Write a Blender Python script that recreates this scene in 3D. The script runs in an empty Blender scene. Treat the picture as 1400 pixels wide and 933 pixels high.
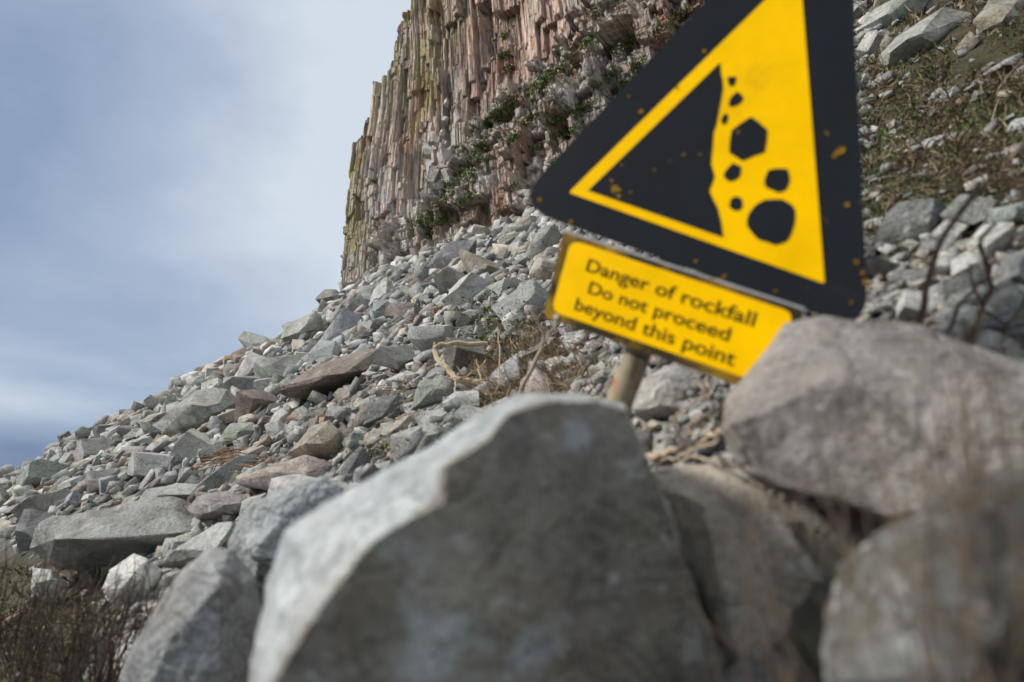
import bpy, bmesh, math, random
import numpy as np
from mathutils import Vector, Matrix

random.seed(7)
RNG = np.random.default_rng(11)
scene = bpy.context.scene
COL = scene.collection

# ------------------------------------------------------------------ camera
F = 778.0                       # focal length in pixels of a 1400 wide frame (20 mm lens)
PITCH = math.radians(15.4)
cd = bpy.data.cameras.new('camera')
cam = bpy.data.objects.new('camera', cd)
COL.objects.link(cam)
cd.sensor_width = 36.0
cd.lens = 36.0 * F / 1400.0
cd.clip_start = 0.02
cd.clip_end = 60000
cam.rotation_euler = (math.pi / 2 + PITCH, 0, 0)
cd.dof.use_dof = True
cd.dof.focus_distance = 6.0
cd.dof.aperture_fstop = 1.8
scene.camera = cam

# ------------------------------------------------------------------ sky, sun, exposure
SUN_DIR = Vector((-0.80, -0.10, 0.58)).normalized()     # towards the sun
w = bpy.data.worlds.new('World')
scene.world = w
w.use_nodes = True
nt = w.node_tree
nt.nodes.clear()
def N(t, nt, **kw):
    n = nt.nodes.new(t)
    for k, v in kw.items():
        setattr(n, k, v)
    return n
def ramp(nt, stops, interp='LINEAR'):
    r = N('ShaderNodeValToRGB', nt)
    r.color_ramp.interpolation = interp
    e = r.color_ramp.elements
    while len(e) < len(stops):
        e.new(0.5)
    for el, (p, c) in zip(e, stops):
        el.position = p
        el.color = (*c, 1) if len(c) == 3 else c
    return r
sky = N('ShaderNodeTexSky', nt, sky_type='NISHITA')
sky.sun_disc = False
sky.sun_elevation = math.asin(SUN_DIR.z)
sky.sun_rotation = math.atan2(SUN_DIR.x, SUN_DIR.y)
bgs = N('ShaderNodeBackground', nt); bgs.inputs[1].default_value = 0.10
nt.links.new(sky.outputs[0], bgs.inputs[0])
tc = N('ShaderNodeTexCoord', nt)
mp = N('ShaderNodeMapping', nt); mp.inputs['Scale'].default_value = (1.0, 1.0, 1.5)
mp.inputs['Location'].default_value = (0.37, 0.1, 0.05)
nt.links.new(tc.outputs['Generated'], mp.inputs[0])
n1 = N('ShaderNodeTexNoise', nt); n1.inputs['Scale'].default_value = 2.3; n1.inputs['Detail'].default_value = 7; n1.inputs['Roughness'].default_value = 0.47
n1.inputs['Distortion'].default_value = 0.3
nt.links.new(mp.outputs[0], n1.inputs['Vector'])
sep = N('ShaderNodeSeparateXYZ', nt); nt.links.new(tc.outputs['Generated'], sep.inputs[0])
# low bands of stratus near the horizon
mp2 = N('ShaderNodeMapping', nt); mp2.inputs['Scale'].default_value = (1.6, 1.6, 5.5)
mp2.inputs['Location'].default_value = (0.2, 0.0, 0.33)
nt.links.new(tc.outputs['Generated'], mp2.inputs[0])
n2 = N('ShaderNodeTexNoise', nt); n2.inputs['Scale'].default_value = 1.6; n2.inputs['Detail'].default_value = 6; n2.inputs['Roughness'].default_value = 0.5
nt.links.new(mp2.outputs[0], n2.inputs['Vector'])
c_hi = ramp(nt, [(0.36, (0.255, 0.335, 0.48)), (0.48, (0.40, 0.48, 0.615)), (0.60, (0.67, 0.74, 0.815))])
xm = N('ShaderNodeMapRange', nt); xm.inputs[1].default_value = -0.72; xm.inputs[2].default_value = -0.25
nt.links.new(sep.outputs[0], xm.inputs[0])
blend = N('ShaderNodeMix', nt); blend.inputs[0].default_value = 0.38
xs = N('ShaderNodeMapRange', nt); xs.inputs[3].default_value = 0.21; xs.inputs[4].default_value = 0.72; nt.links.new(xm.outputs[0], xs.inputs[0])
n3 = N('ShaderNodeTexNoise', nt); n3.inputs['Scale'].default_value = 7.5; n3.inputs['Detail'].default_value = 6; n3.inputs['Roughness'].default_value = 0.55
nt.links.new(mp.outputs[0], n3.inputs['Vector'])
n13 = N('ShaderNodeMix', nt); n13.inputs[0].default_value = 0.28; nt.links.new(n1.outputs[0], n13.inputs[2]); nt.links.new(n3.outputs[0], n13.inputs[3])
nt.links.new(xs.outputs[0], blend.inputs[2]); nt.links.new(n13.outputs[0], blend.inputs[3])
nt.links.new(blend.outputs[0], c_hi.inputs[0])
c_lo = ramp(nt, [(0.38, (0.12, 0.19, 0.35)), (0.52, (0.30, 0.39, 0.54)), (0.68, (0.68, 0.75, 0.82))])
zr = N('ShaderNodeFloatCurve', nt)
cm = zr.mapping.curves[0]
cm.points[0].location = (0.0, 0.34); cm.points[1].location = (1.0, 0.54)
for px_, py_ in ((0.045, 0.36), (0.085, 0.53), (0.115, 0.66), (0.16, 0.55), (0.24, 0.49)):
    cm.points.new(px_, py_)
zr.mapping.update()
nt.links.new(sep.outputs[2], zr.inputs[1])
lob = N('ShaderNodeMix', nt); lob.inputs[0].default_value = 0.42
nt.links.new(zr.outputs[0], lob.inputs[2]); nt.links.new(n2.outputs[0], lob.inputs[3])
nt.links.new(lob.outputs[0], c_lo.inputs[0])
hz = N('ShaderNodeMapRange', nt); hz.interpolation_type = 'SMOOTHSTEP'
hz.inputs[1].default_value = 0.11; hz.inputs[2].default_value = 0.30
nt.links.new(sep.outputs[2], hz.inputs[0])
mixc = N('ShaderNodeMix', nt, data_type='RGBA')
nt.links.new(hz.outputs[0], mixc.inputs[0]); nt.links.new(c_lo.outputs[0], mixc.inputs[6]); nt.links.new(c_hi.outputs[0], mixc.inputs[7])
bgc = N('ShaderNodeBackground', nt); bgc.inputs[1].default_value = 1.0
ym = N('ShaderNodeMapRange', nt); ym.interpolation_type = 'SMOOTHSTEP'     # unseen sky behind the camera brightened, to lift the faces in shade
ym.inputs[1].default_value = -0.6; ym.inputs[2].default_value = 0.5; ym.inputs[3].default_value = 1.12; ym.inputs[4].default_value = 1.0
nt.links.new(sep.outputs[1], ym.inputs[0]); nt.links.new(ym.outputs[0], bgc.inputs[1])
nt.links.new(mixc.outputs[2], bgc.inputs[0])
ms = N('ShaderNodeMixShader', nt); ms.inputs[0].default_value = 0.88
nt.links.new(bgs.outputs[0], ms.inputs[1]); nt.links.new(bgc.outputs[0], ms.inputs[2])
wo = N('ShaderNodeOutputWorld', nt); nt.links.new(ms.outputs[0], wo.inputs[0])

sd = bpy.data.lights.new('sun', 'SUN')
sd.energy = 4.5; sd.angle = math.radians(13); sd.color = (1.0, 0.97, 0.93)
so = bpy.data.objects.new('sun', sd); COL.objects.link(so)
so.rotation_euler = (-SUN_DIR).to_track_quat('-Z', 'Y').to_euler()

scene.view_settings.view_transform = 'Standard'
scene.view_settings.look = 'None'
scene.view_settings.exposure = 0.10
scene.view_settings.gamma = 1.0
scene.view_settings.use_curve_mapping = False
scene.render.engine = 'CYCLES'
scene.cycles.use_denoising = True
scene.cycles.max_bounces = 6
scene.cycles.diffuse_bounces = 3
scene.cycles.glossy_bounces = 2
scene.cycles.use_adaptive_sampling = True
scene.cycles.adaptive_threshold = 0.02

# ------------------------------------------------------------------ geometry of the view: where a point of the photo lies
CP, SP = math.cos(PITCH), math.sin(PITCH)
def ray(u, v):
    cx = (u - 700.0) / F; cu = -(v - 466.5) / F
    return np.array([cx, CP - cu * SP, SP + cu * CP])       # forward component is 1
def at(u, v, d):
    return ray(u, v) * d
def to_px(p):
    p = np.asarray(p, float)
    x = p[..., 0]; fwd = p[..., 1] * CP + p[..., 2] * SP; up = -p[..., 1] * SP + p[..., 2] * CP
    fwd = np.where(np.abs(fwd) < 1e-6, 1e-6, fwd)
    return 700 + F * x / fwd, 466.5 - F * up / fwd, fwd
def az_tan(u, v):
    r = ray(u, v); h = math.hypot(r[0], r[1])
    return math.atan2(r[0], r[1]), r[2] / h

# ------------------------------------------------------------------ noise
def _hash(ix, iy, iz, seed):
    h = (ix.astype(np.int64) * 374761393 + iy.astype(np.int64) * 668265263 + iz.astype(np.int64) * 2147483647 + seed * 974711) & 0xffffffff
    h = ((h ^ (h >> 13)) * 1274126177) & 0xffffffff
    h = (h ^ (h >> 16)) & 0xffffffff
    return h.astype(np.float64) / 4294967295.0
def vnoise(p, seed=0):
    p = np.asarray(p, float)
    i = np.floor(p).astype(np.int64); f = p - i
    f = f * f * f * (f * (f * 6 - 15) + 10)
    out = 0
    for dx in (0, 1):
        wx = f[:, 0] if dx else 1 - f[:, 0]
        for dy in (0, 1):
            wy = f[:, 1] if dy else 1 - f[:, 1]
            for dz in (0, 1):
                wz = f[:, 2] if dz else 1 - f[:, 2]
                out = out + wx * wy * wz * _hash(i[:, 0] + dx, i[:, 1] + dy, i[:, 2] + dz, seed)
    return out * 2 - 1
def fbm(p, oct=4, seed=0, gain=0.5):
    p = np.asarray(p, float); a = 1.0; s = 0
    for k in range(oct):
        s = s + a * vnoise(p * (2.03 ** k) + 17.3 * k, seed + k); a *= gain
    return s

# ------------------------------------------------------------------ terrain: a scree slope rising to the right and ahead
HT = 0.9
SKY = [(-60, 690, 24), (0, 656, 24), (60, 628, 24), (100, 606, 24), (150, 580, 24), (200, 557, 24), (260, 522, 24), (300, 505, 23), (340, 490, 22), (410, 452, 24), (450, 425, 28), (480, 398, 38),
       (570, 345, 34), (640, 318, 32), (700, 300, 30), (760, 283, 28), (850, 190, 26), (950, 70, 23), (1010, 20, 21), (1080, -5, 40),
       (1200, -60, 40), (1300, -115, 40), (1400, -190, 40), (1500, -260, 40)]
_az, _te, _re = [], [], []
for u, v, r in SKY:
    a, t = az_tan(u, v)
    _az.append(a); _te.append(t + HT / r); _re.append(r)
_az, _te, _re = map(np.array, (_az, _te, _re))
PA, PB = 0.62, 0.42
_dl = _te - (PA * np.sin(_az) + PB * np.cos(_az))
_az2 = np.r_[-math.pi, _az[0] - 0.6, _az, _az[-1] + 0.6, math.pi]
_dl2 = np.r_[0, 0, _dl, 0, 0]
_fine = np.linspace(-math.pi, math.pi, 4001)
_dfine = np.interp(_fine, _az2, _dl2)
_k = np.exp(-0.5 * (np.arange(-40, 41) / 14.0) ** 2); _k /= _k.sum()
_dfine = np.convolve(np.pad(_dfine, 40, mode='edge'), _k, mode='valid')
def tan_inf(az):
    return PA * np.sin(az) + PB * np.cos(az) + np.interp(az, _fine, _dfine)
def r_end(az):
    return np.interp(az, _az, _re)
def ground_z(x, y):
    x = np.asarray(x, float); y = np.asarray(y, float)
    r = np.hypot(x, y); az = np.arctan2(x, y)
    z = r * tan_inf(az) - HT
    re = r_end(az)
    over = np.maximum(0, r - re)
    z = z - np.where(az < math.atan2(ray(478, 398)[0], ray(478, 398)[1]), over * 1.35, 0)
    near = np.clip(r / 3.0, 0.15, 1)
    p = np.stack([x, y, 0 * x], -1).reshape(-1, 3)
    z = z + (0.10 * fbm(p * 0.8, 3, 5).reshape(x.shape) + 0.03 * fbm(p * 4.0, 3, 9).reshape(x.shape)) * near
    return z
def hit(u, v, rmax=60.0):
    a, t = az_tan(u, v)
    d = tan_inf(a) - t
    r = HT / d if d > HT / rmax else rmax
    r = min(r, float(r_end(a)) if u < 480 else rmax)
    q = ray(u, v); h = math.hypot(q[0], q[1])
    p = q / h * r
    return np.array([p[0], p[1], float(ground_z(p[0], p[1]))]), r / h       # point, depth along the view axis
def hit_many(U, Vv):
    U = np.asarray(U, float); Vv = np.asarray(Vv, float)
    cx = (U - 700.0) / F; cu = -(Vv - 466.5) / F
    q = np.stack([cx, CP - cu * SP, SP + cu * CP], -1); h = np.hypot(q[:, 0], q[:, 1]); a = np.arctan2(q[:, 0], q[:, 1])
    d = tan_inf(a) - q[:, 2] / h
    r = np.where(d > HT / 60.0, HT / np.maximum(d, 1e-6), 60.0)
    r = np.where(U < 480, np.minimum(r, r_end(a)), r)
    p = q / h[:, None] * r[:, None]
    p[:, 2] = ground_z(p[:, 0], p[:, 1])
    return p, r / h
def slope_normal(x, y):
    e = 0.15
    zx = (ground_z(x + e, y) - ground_z(x - e, y)) / (2 * e); zy = (ground_z(x, y + e) - ground_z(x, y - e)) / (2 * e)
    return Vector((-float(zx), -float(zy), 1)).normalized()

# ------------------------------------------------------------------ materials
def principled(name, rough=0.85, spec=0.3):
    m = bpy.data.materials.new(name); m.use_nodes = True
    t = m.node_tree
    b = t.nodes['Principled BSDF']
    b.inputs['Roughness'].default_value = rough
    b.inputs['Specular IOR Level'].default_value = spec
    return m, t, b
def mix(t, mode, fac, a, b):
    n = N('ShaderNodeMix', t, data_type='RGBA', blend_type=mode)
    for i, s in ((0, fac), (6, a), (7, b)):
        if hasattr(s, 'links') or hasattr(s, 'is_linked'):
            t.links.new(s, n.inputs[i])
        elif isinstance(s, tuple):
            n.inputs[i].default_value = (*s, 1)
        else:
            n.inputs[i].default_value = s
    return n.outputs[2]
def noise(t, scale, detail=6, rough=0.55, vec=None, dist=0.0):
    n = N('ShaderNodeTexNoise', t)
    n.inputs['Scale'].default_value = scale; n.inputs['Detail'].default_value = detail; n.inputs['Roughness'].default_value = rough; n.inputs['Distortion'].default_value = dist
    if vec is not None:
        t.links.new(vec, n.inputs['Vector'])
    return n.outputs[0]
def tex(t, which='Object', scale=(1, 1, 1), loc=(0, 0, 0), rot=(0, 0, 0)):
    c = N('ShaderNodeTexCoord', t); m = N('ShaderNodeMapping', t)
    m.inputs['Scale'].default_value = scale; m.inputs['Location'].default_value = loc; m.inputs['Rotation'].default_value = rot
    t.links.new(c.outputs[which], m.inputs[0]); return m.outputs[0]
def rampf(t, fac, stops, interp='LINEAR'):
    r = ramp(t, stops, interp); t.links.new(fac, r.inputs[0]); return r.outputs[0]
def bump(t, b, h, strength, dist):
    n = N('ShaderNodeBump', t); n.inputs['Strength'].default_value = strength; n.inputs['Distance'].default_value = dist
    t.links.new(h, n.inputs['Height']); t.links.new(n.outputs[0], b.inputs['Normal']); return n
def attr(t, name='tint'):
    a = N('ShaderNodeAttribute', t); a.attribute_name = name; return a.outputs['Color']

def rock_material(name, s=1.0, bdist=0.02, veins=True, stain=0.35, pale=0.5, bedding=False):
    m, t, b = principled(name, 0.88, 0.25)
    v = tex(t)
    base = attr(t)
    big = noise(t, 2.2 * s, 5, 0.6, v, 0.6)
    mid = noise(t, 11 * s, 6, 0.62, v)
    fine = noise(t, 70 * s, 4, 0.7, v)
    c = mix(t, 'MULTIPLY', 1.0, base, rampf(t, big, [(0.30, (0.66, 0.66, 0.66)), (0.52, (1, 1, 1)), (0.72, (1.22, 1.22, 1.2))]))
    c = mix(t, 'MULTIPLY', 0.8, c, rampf(t, mid, [(0.30, (0.62, 0.62, 0.62)), (0.5, (1, 1, 1)), (0.70, (1.2, 1.2, 1.2))]))
    c = mix(t, 'MULTIPLY', 0.55, c, rampf(t, fine, [(0.34, (0.5, 0.5, 0.5)), (0.5, (1, 1, 1)), (0.68, (1.3, 1.3, 1.3))]))
    vs = tex(t, loc=(7, 3, 1))
    st = rampf(t, noise(t, 3.1 * s, 6, 0.65, vs, 0.8), [(0.52, (0, 0, 0)), (0.68, (1, 1, 1))])
    sf = N('ShaderNodeMath', t, operation='MULTIPLY'); t.links.new(st, sf.inputs[0]); sf.inputs[1].default_value = stain
    c = mix(t, 'MIX', sf.outputs[0], c, (0.23, 0.17, 0.12))
    vp = tex(t, loc=(-4, 9, 2))
    pl = rampf(t, noise(t, 4.3 * s, 8, 0.7, vp, 0.5), [(0.56, (0, 0, 0)), (0.66, (1, 1, 1))])
    pf = N('ShaderNodeMath', t, operation='MULTIPLY'); t.links.new(pl, pf.inputs[0]); pf.inputs[1].default_value = pale
    c = mix(t, 'MIX', pf.outputs[0], c, (0.46, 0.47, 0.45))
    ck = noise(t, 2.6 * s, 5, 0.6, tex(t, loc=(1, -3, 6), scale=(1, 1, 1.8)), 1.2)
    cl = rampf(t, ck, [(0.478, (1, 1, 1)), (0.50, (0.48, 0.46, 0.43)), (0.522, (1, 1, 1))])
    c = mix(t, 'MULTIPLY', 0.75, c, cl)
    lic = rampf(t, noise(t, 17 * s, 3, 0.5, tex(t, loc=(5, 5, -2)), 0.2), [(0.64, (0, 0, 0)), (0.67, (0.55, 0.55, 0.55))])
    c = mix(t, 'MIX', lic, c, (0.50, 0.50, 0.45))
    spk = rampf(t, noise(t, 120 * s, 2, 0.5, v), [(0.62, (0, 0, 0)), (0.72, (0.7, 0.7, 0.7))])
    c = mix(t, 'MIX', spk, c, (0.07, 0.068, 0.06))
    t.links.new(c, b.inputs['Base Color'])
    h = N('ShaderNodeMath', t, operation='MULTIPLY_ADD'); t.links.new(mid, h.inputs[0]); h.inputs[1].default_value = 0.8; t.links.new(fine, h.inputs[2])
    h2 = h
    if bedding:
        vb = tex(t, scale=(1, 1, 7), rot=(0.5, 0.3, 0))
        bd = noise(t, 9 * s, 5, 0.6, vb)
        h2 = N('ShaderNodeMath', t, operation='MULTIPLY_ADD'); t.links.new(bd, h2.inputs[0]); h2.inputs[1].default_value = 1.2; t.links.new(h.outputs[0], h2.inputs[2])
    bump(t, b, h2.outputs[0], 1.0, bdist)
    return m
M_ROCK = rock_material('scree_rock', 1.0, 0.02)
M_NEAR = rock_material('foreground_rock', 1.7, 0.008, stain=0.3, pale=0.35)
M_STAIN = rock_material('stained_foreground_rock', 1.7, 0.008, stain=0.8, pale=0.25)
M_STONE = rock_material('loose_stone', 1.0, 0.02, stain=0.25)

def ground_material():
    m, t, b = principled('scree_ground', 0.95, 0.1)
    v = tex(t)
    vor = N('ShaderNodeTexVoronoi', t); vor.inputs['Scale'].default_value = 9; t.links.new(v, vor.inputs['Vector'])
    cell = rampf(t, vor.outputs['Color'], [(0.0, (0.10, 0.095, 0.085)), (0.5, (0.19, 0.185, 0.175)), (1.0, (0.27, 0.25, 0.23))])
    soil = rampf(t, noise(t, 6, 7, 0.7, v), [(0.3, (0.035, 0.030, 0.020)), (0.46, (0.065, 0.062, 0.030)), (0.6, (0.095, 0.08, 0.055)), (0.8, (0.14, 0.115, 0.08))])
    c = mix(t, 'MIX', attr(t, 'soil'), cell, soil)
    t.links.new(c, b.inputs['Base Color'])
    h = N('ShaderNodeMath', t, operation='ADD'); t.links.new(vor.outputs['Distance'], h.inputs[0]); t.links.new(noise(t, 25, 5, 0.7, v), h.inputs[1])
    bump(t, b, h.outputs[0], 0.9, 0.05)
    return m
M_GROUND = ground_material()

def tint_material(name, rough=0.8, vary=0.4, scale=60.0, transl=0.0):
    m, t, b = principled(name, rough, 0.2)
    c = mix(t, 'MULTIPLY', vary, attr(t), rampf(t, noise(t, scale, 4, 0.6, tex(t)), [(0.3, (0.45, 0.45, 0.45)), (0.7, (1.4, 1.4, 1.4))]))
    t.links.new(c, b.inputs['Base Color'])
    return m
M_PLANT = tint_material('plant_matter', 0.75, 0.3, 40)
M_WOOD = tint_material('dead_wood', 0.85, 0.8, 55)

def cliff_material():
    m, t, b = principled('cliff_rock', 0.9, 0.2)
    v = tex(t)
    streak = tex(t, scale=(1, 1, 0.10))
    n_a = noise(t, 0.9, 6, 0.62, streak, 0.1)
    n_b = noise(t, 5.5, 6, 0.65, tex(t, scale=(1, 1, 0.055)), 0.05)
    n_c = noise(t, 15.0, 5, 0.7, tex(t, scale=(1, 1, 0.10)))
    tier = attr(t, 'tier'); iso = tex(t, scale=(1, 1, 0.7))
    n_a = mix(t, 'MIX', tier, n_a, noise(t, 1.6, 6, 0.62, iso, 0.4)); n_b = mix(t, 'MIX', tier, n_b, noise(t, 5.0, 6, 0.66, iso, 0.3)); n_c = mix(t, 'MIX', tier, n_c, noise(t, 14.0, 5, 0.7, iso))
    c = mix(t, 'MULTIPLY', 1.0, attr(t), rampf(t, n_a, [(0.30, (0.50, 0.50, 0.52)), (0.5, (1, 1, 1)), (0.70, (1.25, 1.22, 1.18))]))
    c = mix(t, 'MULTIPLY', 0.9, c, rampf(t, n_b, [(0.33, (0.42, 0.42, 0.43)), (0.5, (1, 1, 1)), (0.68, (1.3, 1.3, 1.3))]))
    c = mix(t, 'MULTIPLY', 0.7, c, rampf(t, n_c, [(0.33, (0.45, 0.45, 0.45)), (0.5, (1, 1, 1)), (0.68, (1.25, 1.25, 1.25))]))
    # iron stain, lichen and droppings keep their own outlines
    rust = rampf(t, noise(t, 0.55, 6, 0.65, tex(t, scale=(1, 1, 0.22), loc=(3, 5, 0)), 0.5), [(0.52, (0, 0, 0)), (0.63, (0.75, 0.75, 0.75))])
    c = mix(t, 'MIX', rust, c, (0.36, 0.19, 0.115))
    dark = rampf(t, noise(t, 1.3, 7, 0.7, tex(t, scale=(1, 1, 0.13), loc=(9, 1, 4)), 0.6), [(0.57, (0, 0, 0)), (0.68, (0.7, 0.7, 0.7))])
    c = mix(t, 'MIX', dark, c, (0.12, 0.115, 0.11))
    sepc = N('ShaderNodeSeparateColor', t); t.links.new(attr(t, 'growth'), sepc.inputs[0])
    lich = rampf(t, noise(t, 1.5, 8, 0.68, tex(t, scale=(1, 1, 0.30), loc=(1, 8, 2)), 0.5), [(0.42, (0, 0, 0)), (0.60, (1, 1, 1))])
    lf = N('ShaderNodeMath', t, operation='MULTIPLY'); t.links.new(lich, lf.inputs[0]); t.links.new(sepc.outputs[0], lf.inputs[1])
    c = mix(t, 'MIX', lf.outputs[0], c, (0.34, 0.29, 0.075))
    gu = rampf(t, noise(t, 1.9, 7, 0.68, tex(t, scale=(1, 1, 0.35), loc=(-6, 2, 7)), 0.3), [(0.44, (0, 0, 0)), (0.58, (1, 1, 1))])
    gf = N('ShaderNodeMath', t, operation='MULTIPLY'); t.links.new(gu, gf.inputs[0]); t.links.new(sepc.outputs[1], gf.inputs[1])
    c = mix(t, 'MIX', gf.outputs[0], c, (0.60, 0.58, 0.55))
    mo = rampf(t, noise(t, 2.3, 7, 0.7, tex(t, loc=(2, -7, 3)), 0.3), [(0.46, (0, 0, 0)), (0.60, (1, 1, 1))])
    mf = N('ShaderNodeMath', t, operation='MULTIPLY'); t.links.new(mo, mf.inputs[0]); t.links.new(sepc.outputs[2], mf.inputs[1])
    c = mix(t, 'MIX', mf.outputs[0], c, (0.10, 0.115, 0.045))
    t.links.new(c, b.inputs['Base Color'])
    h = N('ShaderNodeMath', t, operation='MULTIPLY_ADD'); t.links.new(n_b, h.inputs[0]); h.inputs[1].default_value = 1.5; t.links.new(n_c, h.inputs[2])
    bump(t, b, h.outputs[0], 0.9, 0.14)
    return m
M_CLIFF = cliff_material()

# ------------------------------------------------------------------ mesh helpers
def new_mesh(name, verts, faces, mat, parent=None, smooth=False, sharp=None):
    me = bpy.data.meshes.new(name)
    me.from_pydata([tuple(map(float, v)) for v in verts] if not isinstance(verts, np.ndarray) else verts.tolist(), [], faces if isinstance(faces, list) else faces.tolist())
    me.update()
    if smooth or sharp:
        me.shade_smooth()
        if sharp:
            me.set_sharp_from_angle(angle=math.radians(sharp))
    me.materials.append(mat)
    o = bpy.data.objects.new(name, me); COL.objects.link(o)
    if parent:
        o.parent = parent
    return o
def set_tint(me, cols, name='tint'):
    n = len(me.vertices)
    a = me.color_attributes.new(name, 'FLOAT_COLOR', 'POINT')
    cols = np.asarray(cols, float)
    if cols.ndim == 1:
        cols = np.tile(cols, (n, 1))
    full = np.ones((n, 4)); full[:, :3] = cols
    a.data.foreach_set('color', full.ravel())
def tag(o, label=None, cat=None, group=None, kind=None):
    if label: o['label'] = label
    if cat: o['category'] = cat
    if group: o['group'] = group
    if kind: o['kind'] = kind
    return o
def tubes(paths, sides=5):
    """paths: list of (points, radii); returns verts, faces of all tubes"""
    V, Fc = [], []
    for pts, rad in paths:
        pts = np.asarray(pts, float); n = len(pts)
        tang = np.gradient(pts, axis=0); tang /= np.linalg.norm(tang, axis=1)[:, None] + 1e-9
        ref = np.array([0.31, 0.22, 0.92]); 
        b0 = len(V)
        for i in range(n):
            a = np.cross(tang[i], ref); a /= np.linalg.norm(a) + 1e-9; c = np.cross(tang[i], a)
            for k in range(sides):
                th = 2 * math.pi * k / sides
                V.append(pts[i] + rad[i] * (math.cos(th) * a + math.sin(th) * c))
        for i in range(n - 1):
            for k in range(sides):
                k2 = (k + 1) % sides
                Fc.append([b0 + i * sides + k, b0 + i * sides + k2, b0 + (i + 1) * sides + k2, b0 + (i + 1) * sides + k])
        Fc.append([b0 + k for k in range(sides)][::-1]); Fc.append([b0 + (n - 1) * sides + k for k in range(sides)])
    return np.array(V), Fc
def spline(pts, n=14, jitter=0.0, seed=0):
    pts = np.asarray(pts, float); t = np.linspace(0, len(pts) - 1, n)
    out = []
    for x in t:
        i = min(int(x), len(pts) - 2); f = x - i
        p0 = pts[max(i - 1, 0)]; p1 = pts[i]; p2 = pts[i + 1]; p3 = pts[min(i + 2, len(pts) - 1)]
        out.append(0.5 * (2 * p1 + (p2 - p0) * f + (2 * p0 - 5 * p1 + 4 * p2 - p3) * f ** 2 + (3 * p1 - p0 - 3 * p2 + p3) * f ** 3))
    out = np.array(out)
    if jitter:
        out[1:-1] += np.random.default_rng(seed).normal(0, jitter, (n - 2, 3))
    return out

# ------------------------------------------------------------------ rocks
PAL = {'pale': (0.40, 0.405, 0.395), 'grey': (0.30, 0.305, 0.298), 'green': (0.285, 0.30, 0.28), 'dark': (0.165, 0.165, 0.162), 'pink': (0.36, 0.305, 0.28),
       'buff': (0.345, 0.32, 0.275), 'rust': (0.31, 0.225, 0.17), 'purple': (0.255, 0.243, 0.238), 'maroon': (0.25, 0.20, 0.19), 'blue': (0.29, 0.31, 0.322), 'brown': (0.225, 0.20, 0.17), 'white': (0.50, 0.505, 0.49)}
def tint_of(kind, rng, amt=0.08):
    c = np.array(PAL[kind]) * np.array((1.355, 1.30, 1.20)); return np.clip(c * (1 + rng.normal(0, amt)) + rng.normal(0, 0.008, 3), 0.03, 0.8)
def hull_bm(points):
    bm = bmesh.new()
    for p in points:
        bm.verts.new(tuple(p))
    r = bmesh.ops.convex_hull(bm, input=bm.verts)
    bad = [g for g in r['geom_interior'] if isinstance(g, bmesh.types.BMVert)] + [g for g in r['geom_unused'] if isinstance(g, bmesh.types.BMVert)]
    bmesh.ops.delete(bm, geom=list(set(bad)), context='VERTS')
    bmesh.ops.dissolve_limit(bm, angle_limit=math.radians(4), verts=bm.verts, edges=bm.edges)
    return bm
def block_bm(dims, rng, cuts):
    """a box with random corners knocked off by plane cuts: the way these blocks break"""
    bm = bmesh.new()
    bmesh.ops.create_cube(bm, size=1.0)
    sk = rng.normal(0, 0.16, (3, 3)); np.fill_diagonal(sk, 0)
    Msh = np.eye(3) + sk
    for v in bm.verts:
        v.co = Vector(Msh @ np.array(v.co)) 
    for k in range(cuts):
        n = rng.normal(0, 1, 3); n /= np.linalg.norm(n)
        ext = max(float(np.dot(n, np.array(v.co))) for v in bm.verts)
        d = ext * rng.uniform(0.55, 0.86)
        geom = list(bm.verts) + list(bm.edges) + list(bm.faces)
        r = bmesh.ops.bisect_plane(bm, geom=geom, plane_co=Vector(n * d), plane_no=Vector(n), clear_outer=True)
        e = [g for g in r['geom_cut'] if isinstance(g, bmesh.types.BMEdge)]
        if len(e) > 2:
            bmesh.ops.edgenet_fill(bm, edges=e)
    for v in bm.verts:
        v.co = Vector((v.co.x * dims[0], v.co.y * dims[1], v.co.z * dims[2]))
    bmesh.ops.remove_doubles(bm, verts=bm.verts, dist=min(dims) * 0.03)
    bmesh.ops.recalc_face_normals(bm, faces=bm.faces)
    return bm
def refine(bm, size, rng, bev=0.03, rough=0.018, target=0.12):
    try:
        bmesh.ops.bevel(bm, geom=list(bm.edges), offset=size * bev, offset_type='OFFSET', segments=1, profile=0.6, affect='EDGES', clamp_overlap=True)
    except Exception:
        pass
    bmesh.ops.triangulate(bm, faces=bm.faces)
    for it in range(3):
        e = [x for x in bm.edges if x.calc_length() > size * target * 1.5]
        if not e:
            break
        bmesh.ops.subdivide_edges(bm, edges=e, cuts=1)
        bmesh.ops.triangulate(bm, faces=bm.faces)
    bm.normal_update()
    co = np.array([v.co for v in bm.verts]); no = np.array([v.normal for v in bm.verts])
    sd_ = int(rng.integers(1, 9999))
    d = fbm(co / size * 2.6 + sd_, 4, sd_, 0.55) * rough * size
    # small stepped chips
    st = np.floor(fbm(co / size * 3.5 + 3 * sd_, 2, sd_ + 5) * 3) / 3 * rough * size * 0.8
    co = co + no * (d + st)[:, None]
    for v, c in zip(bm.verts, co):
        v.co = Vector(c)
def rock_obj(name, bm, mat, col, sharp=32, origin=None):
    co = np.array([v.co for v in bm.verts])
    if origin is None:
        c = (co.min(0) + co.max(0)) / 2; origin = np.array([c[0], c[1], co[:, 2].min()])
    for v in bm.verts:
        v.co = v.co - Vector(origin)
    me = bpy.data.meshes.new(name); bm.to_mesh(me); bm.free()
    me.shade_smooth(); me.set_sharp_from_angle(angle=math.radians(sharp))
    me.materials.append(mat); set_tint(me, col)
    o = bpy.data.objects.new(name, me); o.location = origin; COL.objects.link(o)
    return o
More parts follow.
